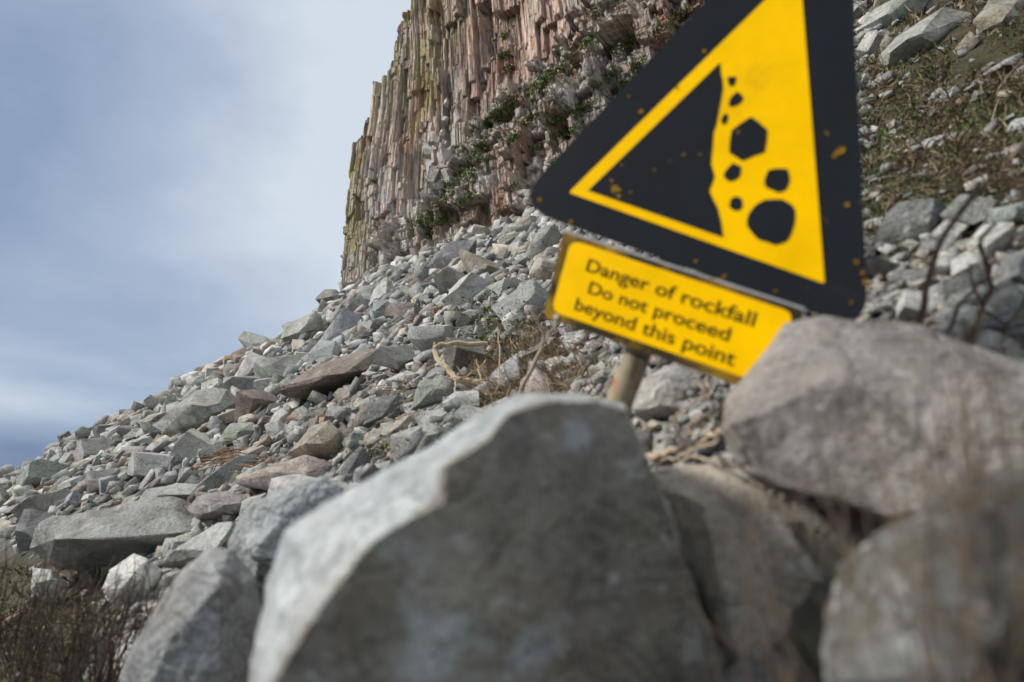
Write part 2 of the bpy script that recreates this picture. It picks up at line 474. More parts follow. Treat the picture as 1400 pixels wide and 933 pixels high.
def shave(bm, rng, n, lo=0.86, hi=0.97):
    c = sum((v.co for v in bm.verts), Vector()) / len(bm.verts)
    for k in range(n):
        d = rng.normal(0, 1, 3); d /= np.linalg.norm(d); d = Vector(d)
        ext = max((v.co - c).dot(d) for v in bm.verts)
        r = bmesh.ops.bisect_plane(bm, geom=list(bm.verts) + list(bm.edges) + list(bm.faces), plane_co=c + d * ext * rng.uniform(lo, hi), plane_no=d, clear_outer=True)
        e = [g for g in r['geom_cut'] if isinstance(g, bmesh.types.BMEdge)]
        if len(e) > 2:
            bmesh.ops.edgenet_fill(bm, edges=e)
    bmesh.ops.recalc_face_normals(bm, faces=bm.faces)
PLACED = []        # (name, object, u, v, size_px, colour word, shape word, short name)
def outline_rock(px, col, label, short=None, depth=None, thick=0.75, front=0.34, nfront=4, name='rock', cat='rock', group=None, seed=None, mat=None, target=0.09, rough=0.016, bev=0.012, fpts=None):
    rng = np.random.default_rng(seed if seed is not None else len(PLACED) * 13 + 5)
    px = np.array(px, float)
    w_ = px[:, 0].max() - px[:, 0].min(); h_ = px[:, 1].max() - px[:, 1].min(); c = px.mean(0)
    if depth is None:
        _, depth = hit(c[0], px[:, 1].max() - 0.12 * h_)
        depth = min(depth, 30)
    size = max(w_, h_) * depth / F
    pts = []
    for i, q in enumerate(px):
        pts.append(at(q[0], q[1], depth + size * (0.10 + rng.uniform(-0.12, 0.14))))
    if fpts is None:
        for k in range(nfront):
            a = rng.uniform(0, 6.283); q = c + np.array([math.cos(a) * w_, math.sin(a) * h_]) * 0.5 * rng.uniform(0.15, 0.55)
            pts.append(at(q[0], q[1], depth - size * front * rng.uniform(0.4, 1.0)))
    else:
        for (u, v, d) in fpts:
            pts.append(at(u, v, depth + d * size))
    for q in px:
        q2 = c + (q - c) * rng.uniform(0.72, 0.92)
        pts.append(at(q2[0], q2[1], depth + size * thick * rng.uniform(0.75, 1.1)))
    # the buried foot
    for k in (0.35, 0.65):
        u = px[:, 0].min() + w_ * k; p = at(u, px[:, 1].max() + 0.10 * h_, depth + size * 0.45); pts.append(p)
    bm = hull_bm(pts)
    shave(bm, rng, 7)
    refine(bm, size, rng, bev, rough, target)
    o = rock_obj(name, bm, mat or M_ROCK, tint_of(col, rng) if isinstance(col, str) else col)
    tag(o, label, cat, group)
    PLACED.append((o, c[0], c[1], max(w_, h_), short))
    return o
def zz(ox, oy, s, pts):
    return [(ox + x / s, oy + y / s) for x, y in pts]

# ================================================================== THE SETTING
# ground sheet
def build_ground():
    az = np.r_[np.linspace(-math.pi, -0.95, 40)[:-1], np.linspace(-0.95, 0.95, 240), np.linspace(0.95, math.pi, 40)[1:]]
    rr = np.r_[0.0001, np.geomspace(0.12, 60, 170)]
    A, Rr = np.meshgrid(az, rr, indexing='ij')
    X = Rr * np.sin(A); Y = Rr * np.cos(A)
    Z = ground_z(X, Y)
    # under the camera the slope drops into a hollow between the boulders
    V = np.stack([X, Y, Z], -1).reshape(-1, 3)
    na, nr = len(az), len(rr)
    Fc = []
    for i in range(na - 1):
        for j in range(nr - 1):
            Fc.append([i * nr + j, (i + 1) * nr + j, (i + 1) * nr + j + 1, i * nr + j + 1])
    # outer skirt down to the sea
    o = new_mesh('scree_slope', V, [f[::-1] for f in Fc], M_GROUND, smooth=True)
    o['kind'] = 'structure'
    u, v, d = to_px(V)
    soil = np.clip((u - 1120) / 80, 0, 1) * np.clip((430 - v) / 120, 0, 1)
    soil = np.maximum(soil, np.exp(-(((u - 715) / 90) ** 2 + ((v - 515) / 60) ** 2)))
    soil = np.where(d > 0.1, soil, 0)
    soil = np.maximum(soil, np.clip((1.1 - np.hypot(V[:, 0], V[:, 1])) / 0.4, 0, 1))
    soil = np.maximum(soil, 0.9 * np.clip((170 - u) / 60, 0, 1) * np.clip((v - 730) / 40, 0, 1) * (d > 0.1))
    set_tint(o.data, np.repeat(soil[:, None], 3, 1), 'soil')
build_ground()

def build_sea():
    m, t, b = principled('sea_water', 0.18, 0.5)
    b.inputs['Base Color'].default_value = (0.025, 0.05, 0.075, 1)
    bump(t, b, noise(t, 0.25, 8, 0.6, tex(t)), 0.5, 0.6)
    R = 40000.0
    n = 96
    V = [(0, 0, -55.0)] + [(R * math.cos(2 * math.pi * k / n), R * math.sin(2 * math.pi * k / n), -55.0) for k in range(n)]
    o = new_mesh('sea', V, [[0, 1 + k, 1 + (k + 1) % n] for k in range(n)], m); o['kind'] = 'structure'
build_sea()

# the cliff: columns of jointed rock
_a0 = az_tan(476, 300)[0]; _a1 = az_tan(1010, 100)[0]
C0 = np.array([math.sin(_a0), math.cos(_a0)]) * 39.0
C1 = np.array([math.sin(_a1), math.cos(_a1)]) * 22.0
CL = np.linalg.norm(C1 - C0); CT = (C1 - C0) / CL; CNm = np.array([CT[1], -CT[0]])
if np.dot(CNm, -C0) < 0: CNm = -CNm
def cliff_hit(u, v, out=0.0):
    q = ray(u, v); k = np.dot(C0 + CNm * out, CNm) / np.dot(q[:2], CNm)
    p = q * k
    return np.dot(p[:2] - C0, CT), p[2]
BASE = np.array([(440, 425), (480, 398), (570, 345), (640, 318), (700, 300), (760, 283), (850, 190), (950, 70), (1010, 20), (1060, 0)], float)
TOPL = np.array([(470, 330), (479, 250), (482, 215), (485, 190), (498, 168), (508, 150), (520, 120), (530, 98), (545, 76), (552, 40), (560, 5), (572, -40), (640, -160), (800, -260), (1060, -420)], float)
LEDGE = np.array([(500, 395), (540, 372), (575, 312), (620, 258), (655, 215), (690, 150), (740, 112), (780, 78), (830, 10), (900, -60), (1060, -160)], float)
def zline(L, out):
    s, z = zip(*[cliff_hit(u, v, out) for u, v in L]); return np.array(s), np.array(z)
VEG = [(583, 298, 10), (600, 280, 9), (615, 262, 12), (628, 248, 14), (640, 238, 12), (650, 222, 14), (655, 208, 13), (662, 196, 9), (675, 165, 9), (685, 150, 11), (692, 142, 8), (708, 130, 10), (730, 122, 11), (742, 112, 12), (752, 104, 9), (765, 97, 9), (780, 80, 9), (688, 50, 8), (690, 75, 5), (693, 95, 5), (800, 60, 8), (812, 20, 8), (745, 145, 9), (720, 165, 8), (760, 165, 7), (790, 150, 10), (830, 105, 12), (700, 190, 6), (735, 200, 7),
       (858, 60, 10), (870, 90, 9), (905, 40, 9), (930, 20, 8), (640, 270, 8), (605, 300, 9), (590, 318, 6), (760, 225, 6), (700, 255, 5), (775, 180, 8), (850, 120, 9)]
def _h(i, seed):
    i = np.asarray(i).astype(np.int64); return _hash(i, i * 0 + seed, i * 0 + 3 * seed + 1, seed)
def cells(x, seed):
    """jittered one-dimensional cells: id of the cell and distance to its edge"""
    i = np.floor(x).astype(np.int64); best = np.full(x.shape, 9.0); sec = np.full(x.shape, 9.0); bid = i.copy()
    for k in (-1, 0, 1):
        d = np.abs(x - (i + k + 0.1 + 0.8 * _h(i + k, seed)))
        m = d < best
        sec = np.where(m, best, np.minimum(sec, d)); bid = np.where(m, i + k, bid); best = np.where(m, d, best)
    return bid, sec - best
def build_cliff():
    rng = np.random.default_rng(3)
    sT, zT = zline(TOPL, 0.0); sB, zB = zline(BASE, 0.0); sL, zL = zline(LEDGE, 0.0)
    sv = np.r_[np.linspace(-4.0, 0, 60)[:-1], np.arange(0, CL + 2, 0.032)]
    NZ = 480
    tv = np.r_[np.linspace(0, 1, NZ), np.full(6, 1.0)]
    S, Tt = np.meshgrid(sv, tv, indexing='ij')
    back = np.zeros_like(S); back[:, NZ:] = np.linspace(0.25, 5.0, 6)
    Sc = np.maximum(S, 0)
    cid, ce = cells(sv / 0.33, 91); cid2, _ = cells(sv / 0.95, 92)
    top = np.interp(np.maximum(sv, 0), sT, zT) + (_h(cid, 5) - 0.5) * 0.9 + (_h(cid2, 6) - 0.5) * 1.3
    top = np.minimum(top, 46.0); bot = np.interp(Sc[:, 0], sB, zB) - 7.0
    top = np.maximum(top, bot + 2.0)
    top[sv < 0] = top[np.searchsorted(sv, 0.0)] + sv[sv < 0] * 0.25
    Z = bot[:, None] + (top - bot)[:, None] * Tt
    Z = Z + back * 0.35
    p = np.stack([S, Z * 0.25, Z * 0], -1).reshape(-1, 3)
    wob = fbm(p * np.array([0.5, 1.6, 1]), 3, 31).reshape(S.shape)
    zl = np.interp(Sc, sL, zL); zb = np.interp(Sc, sB, zB)
    q = np.clip((zl + 0.35 * wob - Z) / np.maximum(0.4, zl - zb), 0, 1.15) * (zl - zb > 0.3)
    low = q > 0.015
    Pm = C0[None, None, :] + CT * Sc[..., None]
    u_, v_, d_ = to_px(np.concatenate([Pm, Z[..., None]], -1).reshape(-1, 3)); u_ = u_.reshape(S.shape); v_ = v_.reshape(S.shape)
    brk = (v_ + 60 * wob > 268) & (u_ < 600)
    out = 0.55 * fbm(p * np.array([0.22, 0.25, 1]), 3, 41).reshape(S.shape)
    crack = np.zeros_like(S); tintn = np.zeros_like(S); tint2 = np.zeros_like(S)
    for (sc, zlen, amp, cr, seed) in ((1.5, 9.0, 0.40, 0.0, 11), (0.62, 4.2, 0.20, 0.16, 12), (0.27, 2.6, 0.10, 0.10, 13), (0.12, 1.5, 0.045, 0.03, 14)):
        x = (S + 0.03 * wob * sc + 0.006 * wob) / sc
        i, e = cells(x, seed)
        ln = zlen * (0.4 + 1.4 * _h(i, seed + 50)) * np.where(low, 0.24, np.where(brk, 0.40, 0.9))
        zz_ = Z / ln + _h(i, seed + 60) * 9
        # sloping cross joints
        zz_ = zz_ + (x - i) * (_h(i, seed + 70) - 0.5) * 0.30 * sc / np.maximum(ln, 0.3) * 2.0
        iz = np.floor(zz_); fz = np.abs(zz_ - np.round(zz_)) * ln
        r = _hash(i, iz.astype(np.int64), i * 0 + seed, seed)
        a = amp * np.where(low, {11: 1.5, 12: 2.0, 13: 1.6, 14: 0.8}[seed], 0.9)
        out = out + (r - 0.5) * 2 * a * (0.6 + 0.8 * (_h(i, seed + 33) > 0.6))
        if cr:
            out = out - cr * np.clip(1 - e * sc / 0.035, 0, 1) * (0.1 + 1.5 * _h(i, seed + 80) ** 2) - cr * 0.7 * np.clip(1 - fz / 0.07, 0, 1) * np.where(low, 1.0, 0.3)
        # each joint block has its own slightly turned face
        out = out + (x - i - 0.5) * (_h(i, seed + 90) - 0.5) * amp * 1.6
        tintn = tintn + (r - 0.5) * {11: 0.6, 12: 0.9, 13: 0.9, 14: 0.6}[seed]
        tint2 = tint2 + (_hash(i, iz.astype(np.int64), i * 0 + seed + 7, seed) - 0.5)
    # ledges stepping out below the diagonal
    ci, _ = cells(S / 0.8 + 0.2 * wob, 21)
    nst = 8.0
    st = np.floor(q * nst + (_h(ci, 22) - 0.5) * 1.3 + 0.4 * wob); st = np.clip(st, 0, nst)
    out = out + np.where(low, st / nst * 3.7 * np.clip((zl - zb) / 2.5, 0, 1) + 0.25, 0)
    lean = 0.055 + 0.085 * np.clip(Sc / 12.0, 0, 1)
    so_ = Sc - lean * (Z - bot[:, None])
    out = out - 0.035 * (Z - bot[:, None]) - back + np.minimum(S, 0) * 1.0 * (S < 0)
    P = C0[None, None, :] + CT * so_[..., None] + CNm * out[..., None]
    # the face turns away round the left end
    P = P + (np.minimum(S, 0) * 0.12)[..., None] * (-CT)
    V = np.concatenate([P, Z[..., None]], -1).reshape(-1, 3)
    ns, nz = S.shape
    I = (np.arange(ns - 1)[:, None] * nz + np.arange(nz - 1)[None, :]).ravel()
    Fc = np.stack([I, I + nz, I + nz + 1, I + 1], 1)
    # colours of the rock itself
    u, v, d = to_px(V); tn = tintn.ravel(); t2 = tint2.ravel(); lw = low.ravel()
    pinkw = np.clip(np.exp(-(((u - 690) / 85) ** 2 + ((v - 60) / 130) ** 2)) * 1.1 + 0.5 * np.exp(-(((u - 800) / 40) ** 2 + ((v - 10) / 60) ** 2)) + 0.35 * np.exp(-(((u - 560) / 50) ** 2 + ((v - 260) / 110) ** 2)) + 0.45 * t2, 0, 1) * (~lw)
    base = np.array((0.40, 0.375, 0.325)) * (1 - pinkw[:, None]) + np.array((0.49, 0.37, 0.305)) * pinkw[:, None]
    lowc = np.array((0.49, 0.475, 0.43)) * (1 - np.clip(t2 * 0.9, 0, 1)[:, None]) + np.array((0.43, 0.345, 0.30)) * np.clip(t2 * 0.9, 0, 1)[:, None]
    pale_l = np.exp(-(((u - 530) / 60) ** 2 + ((v - 330) / 60) ** 2))
    base = base * (1 - 0.6 * pale_l[:, None]) + np.array((0.50, 0.46, 0.42)) * 0.6 * pale_l[:, None]
    tint = np.where(lw[:, None], lowc, base) * (1 + 0.50 * np.clip(tn, -1, 1))[:, None]
    dk = np.exp(-(((u - 905) / 50) ** 2 + ((v - 30) / 50) ** 2)); tint = tint * (1 - 0.35 * dk[:, None])
    l = 1.2 * np.exp(-((u - (485 + np.maximum(0, 200 - v) * 0.33)) / 15) ** 2) * (0.4 + 0.75 * ((v > 205) & (v < 345))) + 1.0 * np.exp(-(((u - 585) / 20) ** 2 + ((v - 130) / 55) ** 2)) + 0.5 * np.exp(-(((u - 600) / 45) ** 2 + ((v - 20) / 60) ** 2)) + 0.4 * np.exp(-(((u - 540) / 40) ** 2 + ((v - 110) / 60) ** 2)) + 0.5 * np.exp(-(((u - 632) / 9) ** 2 + ((v - 165) / 25) ** 2))
    gw = 0.9 * np.exp(-(((u - 606) / 22) ** 2 + ((v - 218) / 45) ** 2)) + 0.6 * np.exp(-(((u - 535) / 45) ** 2 + ((v - 280) / 60) ** 2)) + 0.9 * np.exp(-(((u - 487) / 16) ** 2 + ((v - 372) / 26) ** 2))
    mo = np.zeros_like(u)
    for (a, b, c) in VEG:
        mo = np.maximum(mo, 0.85 * np.exp(-(((u - a) ** 2 + (v - b) ** 2) / (1.6 * c) ** 2)))
    grow = np.stack([np.clip(l, 0, 1), np.clip(gw, 0, 1), mo], 1)
    tint = [t for t in [tint]][0]; Vl = [V]; Fl = Fc.tolist(); Tl = [tint]; Gl = [grow]; base_n = len(V)
    pale = [np.array(c) for c in ((0.50, 0.48, 0.445), (0.56, 0.535, 0.50), (0.45, 0.43, 0.405), (0.48, 0.42, 0.37), (0.37, 0.36, 0.34), (0.54, 0.52, 0.48), (0.42, 0.34, 0.29))]
    # broken blocks jammed on the ledges and along the foot of the face
    for i in range(420):
        u = rng.uniform(482, 1000); zl1 = float(np.interp(u, LEDGE[:, 0], LEDGE[:, 1])); zb0 = float(np.interp(u, BASE[:, 0], BASE[:, 1]))
        v = rng.uniform(min(zl1, zb0 - 30) + 6, zb0 + 4)
        if rng.random() < 0.16: u = rng.normal(603, 12); v = rng.normal(228, 30)
        fr = np.clip((zb0 - v) / max(20, zb0 - zl1), 0, 1)
        o_ = 0.2 + (1 - fr) * 3.7 * np.clip((u - 520) / 120, 0.1, 1) + rng.normal(0, 0.12)
        s_, z_ = cliff_hit(u, v, o_)
        if s_ < 0.3: continue
        sz = float(np.clip(rng.lognormal(math.log(0.38), 0.45), 0.16, 0.9))
        bm = block_bm((sz * 0.7, sz * 0.7, sz * rng.uniform(0.8, 1.8)), rng, int(rng.integers(3, 7)))
        Rm = Matrix.Rotation(rng.uniform(0, 6.3), 3, 'Z') @ Matrix.Rotation(rng.normal(0, 0.22), 3, 'X') @ Matrix.Rotation(rng.normal(-0.1, 0.2), 3, 'Y')
        pb = C0 + CT * s_ + CNm * o_
        bm.verts.index_update()
        gwb = 0.8 if (570 < u < 640 and v < 280) else (0.3 if rng.random() < 0.2 else 0.0)
        W = np.array([Rm @ qv.co for qv in bm.verts]) + np.array([pb[0], pb[1], z_])
        Vl.append(W); Tl.append(np.tile(pale[rng.integers(0, 7)] * (1 + rng.normal(0, 0.12)), (len(W), 1))); Gl.append(np.tile([0.1, gwb, 0.35 * (rng.random() < 0.3)], (len(W), 1)))
        for f_ in bm.faces: Fl.append([base_n + qv.index for qv in f_.verts])
        base_n += len(W); bm.free()
    o = new_mesh('cliff', np.vstack(Vl), Fl, M_CLIFF)
    set_tint(o.data, np.clip(np.vstack(Tl) * np.array((1.06, 0.99, 0.93)), 0.05, 0.75)); set_tint(o.data, np.vstack(Gl), 'growth')
    tier = np.ones(len(o.data.vertices)); tier[:lw.size] = np.where(lw, 1.0, 0.0)
    set_tint(o.data, np.repeat(tier[:, None], 3, 1), 'tier')
    o['kind'] = 'structure'
build_cliff()

# ================================================================== THE SIGN
SN = np.array([-0.45, 0.17, -0.875]); SN /= np.linalg.norm(SN)           # right, up, forward
SNW = np.array([SN[0], SN[2] * CP - SN[1] * SP, SN[2] * SP + SN[1] * CP])
SPT = at(955, 270, 0.98)
def sp(u, v, lift=0.0):
    q = ray(u, v); P = SPT + SNW * lift
    return q * (np.dot(P, SNW) / np.dot(q, SNW))
def rounded(corners, rad, n=7):
    c = [np.array(p, float) for p in corners]; out = []
    m = len(c)
    for i in range(m):
        a, b, d = c[i - 1], c[i], c[(i + 1) % m]
        e1 = (a - b) / np.linalg.norm(a - b); e2 = (d - b) / np.linalg.norm(d - b)
        r = rad[i] if isinstance(rad, (list, tuple)) else rad
        for k in range(n + 1):
            t = k / n
            out.append((1 - t) ** 2 * (b + e1 * r) + 2 * t * (1 - t) * b + t * t * (b + e2 * r))
    return out
def slab_from_px(name, px, lift, thick, mat, parent):
    n = len(px)
    front = [sp(u, v, lift) for u, v in px]
    back = [p - SNW * thick for p in front]
    Fc = [list(range(n)), list(range(n, 2 * n))[::-1]] + [[(i + 1) % n, i, n + i, n + (i + 1) % n] for i in range(n)]
    o = new_mesh(name, np.array(front + back) - ORG, Fc, mat, parent)
    bm = bmesh.new(); bm.from_mesh(o.data); bmesh.ops.recalc_face_normals(bm, faces=bm.faces); bm.to_mesh(o.data); bm.free()
    return o

def paint(name, col, worn=None, wf=(0.62, 0.70), rough=0.42, scale=14.0, dirt=0.25):
    m, t, b = principled(name, rough, 0.03)
    v = tex(t)
    c = mix(t, 'MULTIPLY', dirt, col, rampf(t, noise(t, 9, 7, 0.65, v), [(0.3, (0.55, 0.52, 0.48)), (0.6, (1, 1, 1))]))
    if worn:
        msk = rampf(t, noise(t, scale, 8, 0.72, tex(t, loc=(3, 1, 8)), 0.4), [(wf[0], (0, 0, 0)), (wf[1], (1, 1, 1))])
        c = mix(t, 'MIX', msk, c, worn)
    t.links.new(c, b.inputs['Base Color'])
    bump(t, b, noise(t, 160, 3, 0.6, v), 0.08, 0.002)
    return m
M_BLACK = paint('black_sign_paint', (0.0175, 0.0195, 0.0225), (0.16, 0.095, 0.02), (0.665, 0.76), 0.55, 26)
M_YELLOW = paint('yellow_sign_paint', (0.97, 0.545, 0.0), (0.62, 0.33, 0.01), (0.60, 0.80), rough=0.5, scale=6, dirt=0.32)
M_CHIP = paint('chipped_paint', (0.40, 0.22, 0.012), (0.05, 0.03, 0.015), (0.42, 0.62), 0.7, 90)
M_FRAME = paint('worn_brown_border', (0.045, 0.034, 0.017), (0.36, 0.20, 0.02), (0.46, 0.66), 0.6, 9, 0.5)
M_TEXT = paint('faded_lettering', (0.045, 0.028, 0.008), None, rough=0.6)
M_STEEL = paint('galvanised_edge', (0.32, 0.32, 0.31), (0.22, 0.13, 0.07), (0.55, 0.65), 0.55, 30)
def rusty():
    m, t, b = principled('rusty_post', 0.7, 0.3)
    v = tex(t, scale=(1, 1, 0.5))
    c = rampf(t, noise(t, 16, 8, 0.7, v, 0.4), [(0.30, (0.09, 0.075, 0.045)), (0.42, (0.19, 0.16, 0.095)), (0.52, (0.30, 0.25, 0.16)), (0.60, (0.32, 0.13, 0.055)), (0.68, (0.22, 0.17, 0.10)), (0.8, (0.42, 0.39, 0.33))])
    t.links.new(c, b.inputs['Base Color']); bump(t, b, noise(t, 60, 6, 0.7, v), 0.4, 0.004)
    return m
M_POST = rusty()

post_base_px = (790, 695)
ORG = at(*post_base_px, 1.12)
sign = bpy.data.objects.new('rockfall_sign', None); COL.objects.link(sign); sign.location = ORG
tag(sign, 'yellow and black triangular rockfall warning sign leaning on a rusty post', 'sign')
tri_outer = rounded([(700.5, 280.5), (1188.5, 454.5), (1157, -203)], [62, 62, 70])
# corners come from the straight edges: left (968.6,0)-(780,203), bottom (760,298)-(1098,417), right (1164,0)-(1184,404)
tri = slab_from_px('triangle_plate', tri_outer, 0.0, 0.003, M_BLACK, sign)
def L2(p, q, r, s):
    a = np.array([[q[0] - p[0], -(s[0] - r[0])], [q[1] - p[1], -(s[1] - r[1])]]); t = np.linalg.solve(a, np.array([r[0] - p[0], r[1] - p[1]])); return (p[0] + t[0] * (q[0] - p[0]), p[1] + t[0] * (q[1] - p[1]))
ytop = L2((841, 200), (1045.7, 0), (1097, 0), (1112, 193))
slab_from_px('yellow_panel', rounded([(777.5, 263.5), (1127.5, 388), ytop], 4, 3), 0.0012, 0.0006, M_YELLOW, tri)
cl_edge = zz(940, 70, 3.33, [(147, 52), (150, 100), (158, 130), (160, 170), (146, 250), (130, 335), (117, 370), (112, 440), (105, 510), (122, 570), (110, 605), (98, 635), (115, 675), (135, 712), (152, 780), (161, 848)])
picto = slab_from_px('cliff_symbol', [(804, 260.5)] + cl_edge, 0.0022, 0.0006, M_BLACK, tri)
RK = [[(180, 118), (222, 115), (215, 150), (200, 163), (185, 150)],
      [(228, 182), (256, 212), (235, 242), (200, 254), (185, 246), (196, 210)],
      [(170, 283), (186, 290), (178, 327), (160, 335), (151, 320), (160, 292)],
      [(290, 298), (325, 325), (363, 358), (360, 400), (350, 460), (298, 478), (250, 500), (189, 462), (192, 410), (200, 360), (240, 330)],
      [(205, 509), (244, 525), (238, 570), (215, 588), (190, 594), (164, 574), (168, 550)],
      [(375, 540), (410, 534), (455, 536), (466, 588), (450, 630), (415, 645), (355, 620), (349, 590), (365, 545)],
      [(215, 661), (244, 668), (251, 705), (240, 722), (215, 728), (189, 710), (195, 675)],
      [(350, 677), (390, 675), (430, 674), (470, 695), (488, 720), (490, 760), (485, 790), (468, 840), (450, 866), (400, 884), (365, 870), (320, 857), (295, 830), (270, 795), (270, 770), (278, 740), (310, 700)]]
for r in RK:
    slab_from_px('rock_symbol', rounded(zz(940, 70, 3.33, r), 2.2, 2), 0.0022, 0.0006, M_BLACK, tri)
rr_ = np.random.default_rng(5)
for (u, v, s) in [(876, 152, 4.5), (738, 273, 4), (841, 258, 9), (846, 268, 4), (836, 247, 3), (990, 378, 4.2), (985, 383, 3), (951, 357, 3), (935, 212, 3), (963, 70, 3.6), (1158, 280, 4.5), (1150, 206, 9), (1141, 213, 5), (1130, 182, 4),
                  (1171, 358, 5), (1183, 386, 8), (1179, 373, 4), (1164, 414, 4), (780, 304, 4.5), (1009, 180, 3.5), (957, 211, 2.4), (850, 226, 2.2), (862, 263, 2), (1060, 398, 2.5), (895, 232, 2), (925, 120, 2.5), (860, 132, 2)]:
    k = 15
    pts = []
    for i in range(k):
        a = -2 * math.pi * i / k; rad = s * 0.9 * rr_.uniform(0.35, 1.15)
        pts.append((u + math.cos(a) * rad, v + math.sin(a) * rad * 0.9))
    slab_from_px('paint_chip', pts, 0.0016 if not (780 < u < 1100 and v < 330 and u > 800) else 0.0030, 0.0004, M_CHIP, tri)
# lower plate
TP = [(770, 317), (1099.5, 424.5), (1066, 547), (743.5, 433)]
plate = slab_from_px('text_plate', rounded(TP, 6, 3), 0.003, 0.004, M_FRAME, sign)
slab_from_px('yellow_panel', rounded([(780.5, 328), (1085, 427.5), (1056, 530), (753.5, 425.5)], 15, 5), 0.0042, 0.0006, M_YELLOW, plate)
slab_from_px('plate_edge', [(766, 312), (1101, 421), (1099.5, 425), (768, 317)], 0.0022, 0.004, M_STEEL, plate)
def lettering(body, p0, p1, cap):
    cu = bpy.data.curves.new('lettering', 'FONT'); cu.body = body; cu.size = 1.0; cu.offset = 0.010
    to = bpy.data.objects.new('lettering', cu); COL.objects.link(to)
    bpy.context.view_layer.update()
    me = bpy.data.meshes.new_from_object(to.evaluated_get(bpy.context.evaluated_depsgraph_get()))
    bpy.data.objects.remove(to)
    co = np.empty(len(me.vertices) * 3); me.vertices.foreach_get('co', co); co = co.reshape(-1, 3)
    x0, x1 = co[:, 0].min(), co[:, 0].max()
    H_ = 0.70
    A = sp(*p0, 0.0048); B = sp(*p1, 0.0048); U = sp(*cap, 0.0048) - A
    P = A + ((co[:, 0] - x0) / (x1 - x0))[:, None] * (B - A) + (co[:, 1] / H_)[:, None] * U - ORG
    me.vertices.foreach_set('co', P.ravel()); me.update(); me.materials.clear(); me.materials.append(M_TEXT)
    o = bpy.data.objects.new('lettering', me); COL.objects.link(o); o.parent = plate
lettering('Danger of rockfall', (800.3, 370), (1030, 447), (805.5, 353.5))
lettering('Do not proceed', (803, 400.5), (995.5, 467), (808, 384.5))
lettering('beyond this point', (784.5, 423), (1003, 501), (789.5, 406.5))
# fixings, post
def cyl_between(name, a, b, rad, mat, parent, sides=24, cap=True):
    V, Fc = tubes([([a + (b - a) * t for t in np.linspace(0, 1, 8)], [rad] * 8)], sides)
    return new_mesh(name, V - ORG, Fc, mat, parent, smooth=True, sharp=40)
ptop = sp(965, 240, -0.034); pmid = sp(871, 486, -0.034); 
pdir = (pmid - ptop) / np.linalg.norm(pmid - ptop)
tgt = at(845.5, 553, 1.035)
pbot = pmid + (tgt - pmid) / np.linalg.norm(tgt - pmid) * 0.62
cyl_between('post', ptop, pmid + (pmid - ptop) * 0.0 + (tgt - pmid) * 0.0, 0.0245, M_POST, sign)
cyl_between('post', pmid, pbot, 0.0245, M_POST, sign)
for f in (0.2, 0.55, 0.88):
    p = ptop + (pmid - ptop) * f
    d = np.cross(pdir, SNW); d /= np.linalg.norm(d)
    V, Fc = tubes([([p - d * 0.07 + SNW * 0.022, p - d * 0.028 + SNW * 0.02, p - d * 0.027 - SNW * 0.02, p + d * 0.027 - SNW * 0.02, p + d * 0.028 + SNW * 0.02, p + d * 0.07 + SNW * 0.022], [0.006] * 6)], 6)
    new_mesh('clamp', V - ORG, Fc, M_STEEL, sign)
for (u, v) in [(760, 433)]:
    pts = [(u + 3.2 * math.cos(-a), v + 3.2 * math.sin(-a)) for a in np.linspace(0, 6.283, 11)[:-1]]
    slab_from_px('rivet', pts, 0.0062, 0.002, paint('pale_rivet', (0.6, 0.55, 0.4)), plate)

# ================================================================== FOREGROUND BOULDERS
def remesh_noise(V, Fc, name, voxel, col, mat, amp=0.012, chip=0.008, freq=6.0, seed=1, smooth_iter=2, inflate=0.001):
    me = bpy.data.meshes.new('tmp'); me.from_pydata([tuple(v) for v in V], [], Fc)
    bm = bmesh.new(); bm.from_mesh(me); bmesh.ops.recalc_face_normals(bm, faces=bm.faces); bm.to_mesh(me); bm.free()
    to = bpy.data.objects.new('tmp', me); COL.objects.link(to)
    md = to.modifiers.new('r', 'REMESH'); md.mode = 'SHARP'; md.octree_depth = voxel; md.scale = 0.95; md.use_remove_disconnected = False
    bpy.context.view_layer.update()
    m2 = bpy.data.meshes.new_from_object(to.evaluated_get(bpy.context.evaluated_depsgraph_get()))
    bpy.data.objects.remove(to); bpy.data.meshes.remove(me)
    bm = bmesh.new(); bm.from_mesh(m2)
    for i in range(smooth_iter):
        bmesh.ops.smooth_vert(bm, verts=bm.verts, factor=0.5, use_axis_x=True, use_axis_y=True, use_axis_z=True)
    bm.normal_update()
    co = np.array([v.co for v in bm.verts]); no = np.array([v.normal for v in bm.verts])
    d = fbm(co * freq, 5, seed, 0.5) * amp
    r = 1 - np.abs(fbm(co * freq * 1.7 + 5, 3, seed + 9))
    d = d - np.clip(r - 0.75, 0, 1) * chip * 3
    d = d + np.floor(fbm(co * freq * 1.1 + 9, 3, seed + 3) * 4) / 4 * chip
    co = co + no * (d + inflate)[:, None]
    c0 = np.array([(co[:, 0].min() + co[:, 0].max()) / 2, (co[:, 1].min() + co[:, 1].max()) / 2, co[:, 2].min()])
    for v, c in zip(bm.verts, co - c0):
        v.co = Vector(c)
    bm.to_mesh(m2); bm.free()
    m2.shade_smooth(); m2.set_sharp_from_angle(angle=math.radians(38)); m2.materials.clear(); m2.materials.append(mat); m2.name = name
    set_tint(m2, col)
    o = bpy.data.objects.new(name, m2); o.location = c0; COL.objects.link(o)
    return o
def loft(rings):
    n = len(rings[0]); V = [p for r in rings for p in r]; Fc = [list(range(n))[::-1]]
    for k in range(len(rings) - 1):
        for i in range(n):
            j = (i + 1) % n
            Fc.append([k * n + i, k * n + j, (k + 1) * n + j, (k + 1) * n + i])
    Fc.append([(len(rings) - 1) * n + i for i in range(n)])
    # triangulate by fan is left to the remesher
    return V, Fc
